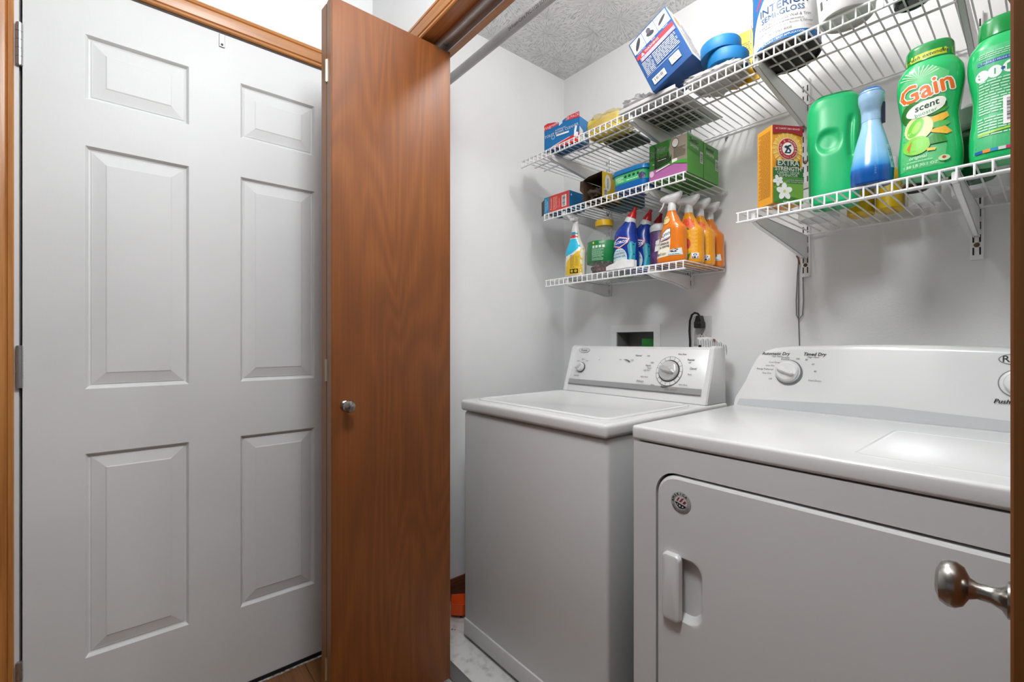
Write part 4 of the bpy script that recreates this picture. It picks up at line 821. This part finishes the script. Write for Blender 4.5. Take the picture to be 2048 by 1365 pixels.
def bowl_cleaner(label, loc, rz):
    t = thing('bowl_cleaner_bottle', label, 'bottle', loc, rz, 'blue bowl cleaner bottles')
    BC.mesh(MB(), 36, 40).build('bottle', pm('#12338f', .25), t)
    decal(t, BC.front, [('p', '#1b8a9c', [(.046, .006), (.046, .105), (.03, .105), (.02, .09), (.026, .05), (.02, .006)]), ('p', '#4fb3c0', [(.03, .01), (.038, .06), (.034, .1), (.03, .1), (.031, .06), (.024, .01)]), ('e', '#bfd6d8', -.012, .042, .032, .042), ('t', '#1b3a86', 'CLINGING', -.014, .062, .0105, {'b': .02, 'rot': 4}), ('t', '#1b3a86', 'BLEACH GEL', -.014, .05, .0105, {'b': .02, 'rot': 4}), ('lines', '#5a5f8a', -.036, .07, .008, .075, 1), ('lines', '#b0604a', -.036, .03, .008, .036, 1), ('lines', '#5a6a8a', -.034, .012, .004, .026, 3),
        ('p', '#d03a2c', [(-.044, .108), (-.012, .128), (.03, .118), (.022, .1), (-.01, .082), (-.042, .092)]), ('p', '#f0f0f0', [(-.042, .107), (-.012, .1255), (.027, .1165), (.02, .101), (-.01, .085), (-.041, .094)]), ('p', '#173c96', [(-.0405, .106), (-.012, .122), (.023, .1145), (.017, .1015), (-.01, .088), (-.04, .0955)]), ('t', '#ffffff', 'CLOROX', -.0085, .105, .0145, {'b': .03, 'rot': 4})], 'label')
    A = Matrix.Translation((.016, 0, .1865)) @ Matrix.Rotation(R(24), 4, 'Y')
    MB().lathe([(0, -.004), (.0215, -.004), (.0215, .008), (.018, .016), (0, .016)], 24, mat=A).build('white_collar', pm('#d9d9d9', .35), t)
    MB().lathe([(0, .0161), (.0175, .0161), (.0165, .022), (.0095, .042), (.0065, .047), (.006, .058), (0, .059)], 24, mat=A).build('red_cap', pm('#c4161c', .3), t)
    return t
bowl_cleaner('blue bowl cleaner bottle in front, right of the clear jar', (-1.07, 1.478, TZ+EPS), 10)
bowl_cleaner('middle one of the three blue bowl cleaner bottles', (-1.052, 1.555, TZ+EPS), 8)
bowl_cleaner('rearmost of the three blue bowl cleaner bottles', (-1.055, 1.635, TZ+EPS), 4)
wb_ = thing('white_sponge', 'scalloped white foam sponge at the shelf edge before the blue cleaner', 'sponge', (-1.06, 1.431, TZ+EPS), 1)
sp2 = [(-.062, 0), (.064, 0), (.064, .026), (.05, .03), (.04, .026), (.03, .033), (.01, .036), (0, .032), (-.014, .031), (-.025, .024), (-.045, .02), (-.062, .014)]
MB().prism(sp2, 'y', -.010, .009).build('sponge', noisy('white_foam', '#dcdcdc', '#ededed', 30, .8, .3, 200, .001), wb_, 40)
pk = thing('wipes_canister', 'purple wipes canister with a white lid behind the orange bottles', 'canister', (-.963, 1.543, TZ+EPS))
MB().lathe([(0, 0), (.034, 0), (.036, .003), (.036, .135), (.034, .138), (0, .138)], 36).build('canister', noisy('purple_print', '#3d2450', '#6b4a7c', 40, .4), pk)
MB().lathe([(0, .1381), (.037, .1381), (.0375, .14), (.0375, .158), (.035, .163), (.027, .168), (0, .169)], 36).build('lid', pm('#c9c9c9', .35), pk)
decal(pk, canm(.0362), [('p', '#e0e0e0', [(0, .06), (.03, .065), (.03, .11), (.005, .1)]), ('t', '#3a2a6a', 'Fresh', .017, .085, .013, {'rot': 10}), ('lines', '#555555', -.03, .128, .03, .135, 1)], 'label')
LY = Loft([(0, .046, .027), (.004, .052, .031), (.02, .0535, .0325), (.06, .049, .031, .003), (.1, .046, .0305, .006), (.12, .0425, .03, .008), (.134, .0345, .0275, .006), (.143, .029, .025, .003), (.158, .024, .0215, .001), (.172, .018, .0175), (.179, .015, .015), (.183, .015, .015)])
def orange_spray(label, loc, rz, kind):
    t = thing('orange_spray_bottle', label, 'spray bottle', loc, rz, 'orange spray bottles')
    LY.mesh(MB(), 40, 40).build('bottle', pm('#e07a1c' if kind == 0 else '#ea9a1a', .22, 0, .3), t)
    if kind == 0:
        sh = [('p', '#efe6d2', [(-.045, .018), (.008, .022), (.012, .09), (.008, .112), (-.01, .104), (-.03, .085), (-.04, .055)]), ('p', '#1e4373', [(-.032, .078), (.012, .088), (.012, .119), (-.002, .117), (-.02, .104)]), ('p', '#f4f4f0', [(-.029, .08), (.0105, .089), (.0105, .1165), (-.002, .115), (-.018, .103)]), ('t', '#1b2f55', 'Lysol', -.0075, .099, .0185, {'sh': .35, 'b': .02, 'rot': 14}), ('p', '#1e4373', [(-.028, .077), (0, .083), (.012, .0875), (.012, .085), (-.002, .079), (-.028, .074)]), ('p', '#d0342c', [(-.026, .0745), (0, .079), (.01, .083), (.01, .081), (-.002, .0765)]),
              ('t', '#28323c', 'GREASE', -.012, .066, .0105, {'b': .03, 'rot': 3}), ('t', '#28323c', '& GRIME', -.012, .055, .0105, {'b': .03, 'rot': 3}), ('t', '#28323c', '3in1', -.033, .03, .0135, {'b': .03, 'rot': 3}), ('lines', '#6a6a62', -.02, .026, -.004, .034, 3), ('p', '#d8e0e0', [(.002, .022), (.05, .022), (.047, .046), (.002, .04)]), ('p', '#1d2c38', [(.008, .037), (.03, .044), (.044, .043), (.03, .034), (.04, .031), (.016, .0325)]), ('p', '#d8e0e0', [(.016, .038), (.03, .0415), (.036, .041), (.024, .0365)]), ('lines', '#3a7a9a', .006, .023, .044, .028, 1), ('e', '#e3c98a', -.008, .148, .014, .014), ('lines', '#8a4a30', -.014, .152, .006, .158, 2)]
    else:
        sh = [('r', '#e8a41c', -.04, .012, .04, .12), ('p', '#e2561c', [(-.03, .126), (-.02, .16), (.02, .16), (.032, .126), (.0, .118)]), ('e', '#d03a2a', 0, .142, .012, .01), ('p', '#2f6a24', [(-.012, .12), (.014, .118), (.006, .127), (-.004, .128)]), ('p', '#f2c21e', [(-.035, .07), (-.01, .096), (.016, .1), (.02, .094), (-.01, .082), (-.03, .062)]), ('e', '#cf4a3c', .002, .068, .016, .02), ('e', '#c33a50', .002, .062, .008, .01), ('p', '#f0b81c', [(-.03, .03), (.0, .05), (.022, .05), (.02, .044), (0, .036), (-.03, .018)]), ('p', '#3b8a2c', [(-.004, .01), (.012, .014), (.02, .036), (.006, .03)]), ('r', '#e6e6ea', .022, .014, .044, .034), ('r', '#22262c', .0235, .015, .0425, .022), ('e', '#3a5a9a', .033, .028, .006, .004)]
    decal(t, LY.front, sh, 'label')
    trigger_head(t, .1835, M_TRIG, .98)
    return t
orange_spray('orange grease cleaner spray bottle at the very front of the lowest shelf', (-.866, 1.463, TZ+EPS), 2, 0)
orange_spray('orange mango spray bottle right behind the front grease cleaner', (-.842, 1.535, TZ+EPS), 8, 1)
orange_spray('third orange spray bottle from the front, showing mango fruit', (-.838, 1.607, TZ+EPS), 7, 1)
orange_spray('rearmost orange spray bottle, against the back wall', (-.838, 1.679, TZ+EPS), 6, 0)

# ---- shelf over the dryer ------------------------------------------------------------
ab = carton('carpet_powder_box', 'orange and green carpet odor eliminator box over the dryer', (-.476, 1.30, RZ+EPS), 58, .088, .056, .206, '#e09a1c')
w, d, h = .088, .056, .206
ab.location = (-.475, 1.288, RZ+EPS)
em = (w/2, h*.70)
decal(ab, face_y(0), [('r', '#e39a1e', .0005, h*.44, w-.0005, h-.0005), ('e', '#f0c25a', em[0], em[1], .042, .042)]+[('p', '#f3d27e', [(em[0]+math.cos(R(a))*.02, em[1]+math.sin(R(a))*.02), (em[0]+math.cos(R(a-2.5))*.044, em[1]+math.sin(R(a-2.5))*.044), (em[0]+math.cos(R(a+2.5))*.044, em[1]+math.sin(R(a+2.5))*.044)]) for a in range(0, 360, 18)]
    + [('p', '#9c1526', [(.0005, h*.88), (w*.25, h*.905), (w*.5, h*.912), (w*.75, h*.9), (w-.0005, h*.868), (w-.0005, h-.0005), (.0005, h-.0005)]), ('t', '#f4e6dc', '#1 CARPET DEO BRAND', w/2, h*.955, .0064, {'b': .03}),
    ('e', '#f2e6d2', em[0], em[1], .0285, .0285), ('e', '#b3202c', em[0], em[1], .0272, .0272), ('e', '#f2efe6', em[0], em[1], .0168, .0168), ('arc', '#f6e8dc', 'ARM & HAMMER', em[0], em[1], .0218, .0084, 90, 19), ('arc', '#f0d8cc', 'THE STANDARD OF PURITY', em[0], em[1], -.0225, .0042, 90, -6),
    ('p', '#26364a', [(em[0]-.011, em[1]-.012), (em[0]-.004, em[1]+.0), (em[0]-.012, em[1]+.004), (em[0]-.006, em[1]+.009), (em[0]+.003, em[1]+.0035), (em[0]+.01, em[1]-.004), (em[0]+.006, em[1]-.012)]), ('p', '#26364a', [(em[0]-.006, em[1]+.006), (em[0]+.008, em[1]+.012), (em[0]+.01, em[1]+.008), (em[0]-.003, em[1]+.003)]), ('p', '#f2efe6', [(em[0]-.004, em[1]-.009), (em[0]+.001, em[1]-.001), (em[0]+.005, em[1]-.008)]),
    ('r', '#2c6a2a', .0005, h*.335, w-.0005, h*.45), ('p', '#1f4a22', [(w*.1, h*.455), (w*.9, h*.455), (w*.88, h*.545), (w*.12, h*.545)]), ('t', '#f2f2ea', 'EXTRA', w/2, h*.515, .0205, {'b': .035}), ('t', '#f2f2ea', 'STRENGTH', w/2, h*.44, .0152, {'b': .035}), ('t', '#e6ede0', 'CARPET ODOR', w/2, h*.39, .0095, {'b': .02}), ('t', '#e6ede0', 'ELIMINATOR', w/2, h*.355, .0095, {'b': .02}),
    ('r', '#4f8a34', .0005, .0005, w-.0005, h*.335), ('p', '#6fa03c', [(w*.3, h*.28), (w-.0005, h*.3), (w-.0005, h*.06), (w*.4, h*.1), (.0005, h*.2)]), ('r', '#33702c', w*.45, h*.255, w-.001, h*.315), ('t', '#dfe8d4', 'LASTING FRESHNESS', w*.72, h*.297, .0052, {'b': .02}), ('t', '#dfe8d4', 'FOR TOUGH ODORS', w*.72, h*.272, .0052, {'b': .02}), ('p', '#3c7a2c', [(.0005, .0005), (w*.5, .0005), (w*.9, h*.06), (w*.6, h*.08), (w*.2, h*.05)])]
    + [('e', '#eef0ea', w*.36+math.cos(R(a))*.013, h*.15+math.sin(R(a))*.013, .0105, .0075, a) for a in (20, 92, 164, 236, 308)]+[('e', '#d8cf6a', w*.36, h*.15, .004, .004)]+[('e', '#e4e8e2', w*.14+math.cos(R(a))*.008, h*.285+math.sin(R(a))*.008, .007, .005, a) for a in (30, 110, 190, 270, 340)]
    + [('lines', '#d8e4cc', w*.3, h*.012, w*.75, h*.03, 1)], 'front_print')
decal(ab, lambda y, z, o=0: (-o, y, z), [('lines', '#9a6410', .006, .02, d-.006, h-.012, 46)], 'side_print')
gj = thing('green_jug', 'green detergent pod jug seen from its plain back, over the dryer', 'jug', (-.38, 1.452, RZ+EPS), 14)
GJ = Loft([(0, .048, .04, 0, 0, 3.2), (.006, .054, .046, 0, 0, 3.2), (.05, .0575, .049, 0, 0, 3.2), (.12, .058, .05, 0, 0, 3.2), (.2, .0615, .052, 0, 0, 3.2), (.245, .0615, .052, 0, 0, 3.2), (.27, .0585, .05, 0, 0, 3), (.283, .051, .044, 0, 0, 2.8), (.287, .045, .038, 0, 0, 2.6)])
m = GJ.mesh(MB(), 80, 96)
for i, (x, y, z) in enumerate(m.v):
    if y < 0:
        dd_ = 0
        q = math.hypot((x+.012), (z-.163)*.9); dd_ += .006*(1-1/(1+math.exp(-(q-.024)/.0022)))
        if .1 < z < .225:
            ln = abs(x-.038+.004*math.sin((z-.1)*25)); dd_ += .007*math.exp(-(ln/.006)**2)*min(1, (z-.1)/.02, (.225-z)/.02)
        m.v[i] = (x, y+dd_, z)
m.build('jug', noisy('green_jug_plastic', '#16ad66', '#20bd76', 3, .32, 0), gj, 70)
MB().rings([[GJ.pt(.285, 2*math.pi*k/48)*1 for k in range(48)], [Vector((p.x*.93, p.y*.93, .2905)) for p in [GJ.pt(.285, 2*math.pi*k/48) for k in range(48)]]]).build('lid_rim', pm('#0c7a40', .3), gj, 50)
decal(gj, GJ.side, [('lines', '#8fd0a8', -.02, .06, .025, .22, 18)], 'side_label')
fb = thing('fabric_spray_bottle', 'tapered light blue fabric freshener bottle with dark blue base', 'spray bottle', (-.2725, 1.322, RZ+EPS), 6)
m, n, l, bsdf = newmat('blue_fading_plastic'); bsdf.inputs['Roughness'].default_value = .16; bsdf.inputs['Coat Weight'].default_value = .4
tc = n.new('ShaderNodeTexCoord'); sx_ = n.new('ShaderNodeSeparateXYZ'); l.new(tc.outputs['Object'], sx_.inputs[0])
mr = n.new('ShaderNodeMapRange'); mr.inputs[1].default_value = 0; mr.inputs[2].default_value = .22; l.new(sx_.outputs[2], mr.inputs[0])
rp = n.new('ShaderNodeValToRGB'); e = rp.color_ramp.elements; e[0].position = .1; e[0].color = (*lin('#0d4f9a'), 1); e[1].position = 1; e[1].color = (*lin('#aed0ea'), 1)
for p_, c_ in ((.16, '#1264b4'), (.19, '#3a94d6'), (.3, '#86c2ea'), (.6, '#9ccbec')): e.new(p_).color = (*lin(c_), 1)
l.new(mr.outputs[0], rp.inputs[0]); l.new(rp.outputs[0], bsdf.inputs['Base Color']); M_FB = m
FB = Loft([(0, .036, .027), (.004, .0395, .03), (.03, .0405, .031), (.06, .0365, .029), (.1, .029, .025), (.125, .0225, .0215), (.14, .0195, .0195), (.147, .019, .019)])
FB.mesh(MB(), 40, 40).build('bottle', M_FB, fb)
FH = Loft([(.1471, .0195, .0195), (.165, .0195, .0205), (.18, .021, .026, 0, -.002), (.195, .0245, .03, 0, -.003), (.207, .0245, .031, 0, -.003), (.218, .02, .026, 0, -.002), (.2245, .012, .016), (.2265, .005, .008)])
FH.mesh(MB(), 24, 32).build('spray_head', pm('#9ec3e2', .25, 0, .3), fb)
Loft([(.2085, .0247, .0312, 0, -.003), (.218, .0204, .0264, 0, -.002), (.2248, .0122, .0162), (.227, .005, .008)]).mesh(MB(), 8, 32).build('dark_blue_top', pm('#1a58a4', .25), fb)
MB().rings([[(.019+x, y-.005, z) for x, y in ((0, -.006), (.006, -.004), (.006, .006), (0, .008))] for z in (.14, .16, .185)]).build('trigger', pm('#16233c', .4), fb, 40)
decal(fb, FB.side, [('r', '#a9cfe6', -.018, .03, .016, .085), ('lines', '#3a6a9a', -.016, .035, .014, .08, 12)], 'side_label')
decal(fb, FB.front, [('lines', '#4a86bc', .008, .018, .012, .045, 7)], 'moulded_marks')
SBK = Loft([(0, .047, .034, 0, 0, 2.6), (.005, .052, .038, 0, 0, 2.6), (.04, .0535, .0395, 0, 0, 2.6), (.085, .05, .0375, 0, 0, 2.5), (.12, .0475, .036, 0, 0, 2.5), (.165, .0525, .039, 0, 0, 2.5), (.2, .0555, .041, 0, 0, 2.5), (.222, .054, .04, 0, 0, 2.5), (.236, .0475, .036, 0, 0, 2.4), (.245, .0415, .0325, 0, 0, 2.3)])
def scent_bottle(label, loc, rz, front):
    t = thing('scent_booster_bottle', label, 'bottle', loc, rz, 'green scent booster bottles')
    SBK.mesh(MB(), 50, 56).build('bottle', pm('#22b868', .22, 0, .35), t)
    Loft([(.2451, .039, .031), (.247, .0405, .032), (.276, .0395, .031), (.284, .036, .028), (.287, .03, .023)]).mesh(MB(), 12, 44).build('cap', pm('#0f8f42', .2, 0, .3), t)
    if front:
        CP = Loft([(.2451, .039, .031), (.247, .0405, .032), (.276, .0395, .031)])
        decal(t, CP.front, [('r', '#c4cf2c', -.037, .249, .037, .263), ('t', '#33411a', 'fresh extender', -.002, .256, .0115, {'sh': .25, 'b': .01, 'rot': 2})], 'cap_band')
        sh = [('p', '#59c078', [(-.046, .012), (.026, .012), (.03, .05), (.022, .11), (.028, .16), (.034, .205), (.01, .225), (-.03, .222), (-.046, .2), (-.042, .12)])]
        sh += [('p', '#c9efc9', [(-.014, .205), (-.014+math.cos(R(a-2))*.034, .205+math.sin(R(a-2))*.028), (-.014+math.cos(R(a+2))*.034, .205+math.sin(R(a+2))*.028)]) for a in range(20, 170, 14)]
        sh += [('t', '#f2f4ec', 'Gain', -.003, .178, .053, {'b': .075, 'rot': 8, 'sx': .9}), ('t', '#e8701a', 'Gain', -.003, .178, .053, {'b': .025, 'rot': 8, 'sx': .9})]
        sh += [('e', '#2f7a2c', -.025, .135, .02, .024), ('e', '#2f7a2c', .01, .14, .02, .02), ('p', '#e9b43a', [(.0, .115), (.03, .122), (.033, .112), (.02, .102), (-.004, .1)]), ('p', '#3f9a3a', [(.008, .122), (.02, .134), (.033, .132), (.026, .124)]), ('p', '#e9b43a', [(.0, .088), (.026, .094), (.038, .078), (.03, .074), (.01, .082)]), ('e', '#54b054', .018, .098, .016, .007), ('e', '#d9d7a0', -.015, .1, .024, .027), ('e', '#6cc832', -.02, .102, .012, .021, -25), ('e', '#a2dc58', -.018, .102, .006, .013, -25), ('e', '#7fcf3f', -.018, .062, .023, .02), ('p', '#2f8a36', [(.004, .058), (.03, .058), (.026, .074), (.012, .08), (.002, .074)]), ('p', '#e6c04a', [(-.002, .052), (.014, .049), (.012, .044), (.0, .045)]), ('p', '#d9702a', [(-.034, .06), (-.026, .075), (-.03, .05)]),
               ('e', '#eef2e6', -.004, .1385, .032, .016, 8), ('e', '#eef2e6', -.018, .137, .014, .011), ('e', '#eef2e6', .016, .146, .013, .01), ('t', '#17402c', 'scent', -.002, .1435, .0185, {'b': .025, 'sh': .15, 'rot': 8}), ('t', '#4aa05c', 'booster', -.003, .1295, .0115, {'rot': 8}), ('t', '#d4f0da', 'original', -.016, .036, .01, {'sh': .2}), ('lines', '#bfe6c8', -.034, .026, .008, .029, 1), ('t', '#d4f0da', '1.88 LB 30.1 OZ', -.012, .018, .0085), ('e', '#c8e8b8', .026, .024, .009, .006), ('e', '#d04a2c', .026, .025, .003, .003)]
        decal(t, SBK.front, sh, 'label', L=.009)
    else:
        sh = [('p', '#43b877', [(-.048, .014), (.048, .014), (.044, .09), (.042, .14), (.049, .2), (.03, .222), (-.03, .222), (-.049, .2), (-.042, .14), (-.044, .09)]), ('r', '#16539a', -.042, .188, .02, .1955), ('t', '#cfe0f0', "CONSEILS / MODE D'EMPLOI", -.011, .1917, .0048), ('e', '#e8f2ea', -.036, .168, .009, .011), ('e', '#e8f2ea', -.019, .17, .01, .0115), ('e', '#e8f2ea', .003, .173, .0115, .012), ('p', '#3fa86e', [(-.003, .167), (.009, .167), (.009, .178), (.003, .181), (-.003, .178)]), ('r', '#3fa86e', -.02, .165, -.018, .176), ('e', '#16539a', -.008, .172, .003, .003), ('lines', '#a8dcb8', -.04, .2, .02, .212, 3), ('lines', '#b9e6c4', -.04, .09, .012, .158, 12), ('lines', '#b9e6c4', -.042, .045, .002, .085, 7), ('r', '#ececec', -.008, .062, .034, .118), ('bar', '#222222', -.003, .068, .008, .112, 1), ('lines', '#666666', .011, .07, .03, .112, 5), ('p', '#9fd03c', [(-.042, .052), (.046, .062), (.046, .058), (-.042, .048)]), ('e', '#cfeeda', .02, .05, .008, .008)]
        sh += [('r', c, -.046+i*.0105, .0135, -.036+i*.0105, .0195) for i, c in enumerate(('#1a5fa8', '#e88a2c', '#1a8ab8', '#d8d8d8', '#d0286a', '#d8d8d8', '#c8d03a', '#d8d8d8'))]
        decal(t, SBK.front, sh, 'back_label', L=.009)
    return t
scent_bottle('green scent booster bottle with big orange lettering over the dryer', (-.175, 1.347, RZ+EPS), 2, True)
scent_bottle('green scent booster bottle showing its back label, partly cut off at right', (-.061, 1.345, RZ+EPS), 8, False)
# things standing behind, seen between and from below
wj = thing('white_jar', 'white lidded jar behind the carpet powder box', 'jar', (-.452, 1.575, RZ+EPS))
MB().lathe([(0, 0), (.05, 0), (.052, .004), (.052, .085), (.047, .09), (0, .09)], 36).build('jar', pm('#e6e6e6', .4), wj)
MB().lathe([(0, .0901), (.053, .0901), (.053, .106), (.05, .109), (0, .109)], 36).build('lid', pm('#d2d2d2', .4), wj)
for i, (x, y, lb) in enumerate(((-.358, 1.615, 'yellow bottle standing behind the green jug'), (-.292, 1.62, 'yellow bottle standing behind the blue fabric spray'))):
    yb_ = thing('yellow_bottle', lb, 'bottle', (x, y, RZ+EPS), 0, 'yellow bottles at the back')
    Loft([(0, .027, .036), (.004, .031, .042), (.08, .031, .042), (.11, .02, .024), (.12, .012, .012), (.13, .012, .012)]).mesh(MB(), 24, 32).build('bottle', pm('#d8b012', .3), yb_)
    MB().lathe([(0, .1301), (.015, .1301), (.015, .115), (.0162, .115), (.0162, .148), (0, .148)], 20).build('cap', M_WHITE, yb_)
for i, (x, y, r_, h_, lb) in enumerate(((-.222, 1.615, .036, .15, 'white tub behind the gap left of the scent bottles'), (-.115, 1.59, .055, .185, 'wide white tub behind the two scent bottles'))):
    q = thing('white_tub', lb, 'tub', (x, y, RZ+EPS), 0, 'white tubs at the back')
    MB().lathe([(0, 0), (r_*.9, 0), (r_*.93, .004), (r_, h_*.8), (r_*.98, h_*.82), (0, h_*.82)], 36).build('tub', pm('#dcdcdc', .4), q)
    MB().lathe([(0, h_*.8201), (r_*1.04, h_*.8201), (r_*1.04, h_*.95), (r_, h_), (0, h_)], 36).build('lid', pm('#cfcfcf', .4), q)
bk = thing('wicker_basket', 'small dark striped basket behind the gap beside the blue spray', 'basket', (-.215, 1.45, RZ+EPS))
for i in range(9): MB().lathe([(.022, i*.008), (.026, i*.008+.0035), (.022, i*.008+.007)], 20, cap=False).build('woven_band', pm('#4a3220' if i % 2 else '#b9a58a', .7), bk)
MB().lathe([(0, 0), (.021, 0), (.0215, .072), (.02, .072), (.019, .003), (0, .003)], 20).build('liner', pm('#2d2018', .8), bk)
dg = thing('dark_green_bottle', 'dark green bottle with a white and black top between the scent bottles', 'bottle', (-.12, 1.46, RZ+EPS))
MB().lathe([(0, 0), (.036, 0), (.039, .004), (.039, .085), (.03, .105), (.016, .115), (0, .115)], 32).build('bottle', pm('#0f5a2c', .25), dg)
MB().lathe([(0, .1151), (.017, .1151), (.03, .125), (.031, .16), (.02, .17), (0, .17)], 28).build('cap', pm('#d6d6d6', .4), dg)
rg = thing('grey_rag', 'crumpled grey rag under the right scent bottle at the shelf edge', 'rag', (.055, 1.40, RZ+EPS))
lump(.045, .07, .03, 31, .4, 2.2, True, 30, 18, 2.5, .25, 8).build('cloth', noisy('grey_terry', '#5a5a5a', '#8c8c8c', 60, .95, .6, 150, .003), rg, 70)
nb = carton('navy_carton', 'low dark navy carton behind the right scent bottle', (-.045, 1.57, RZ+EPS), 5, .13, .12, .07, '#142038')
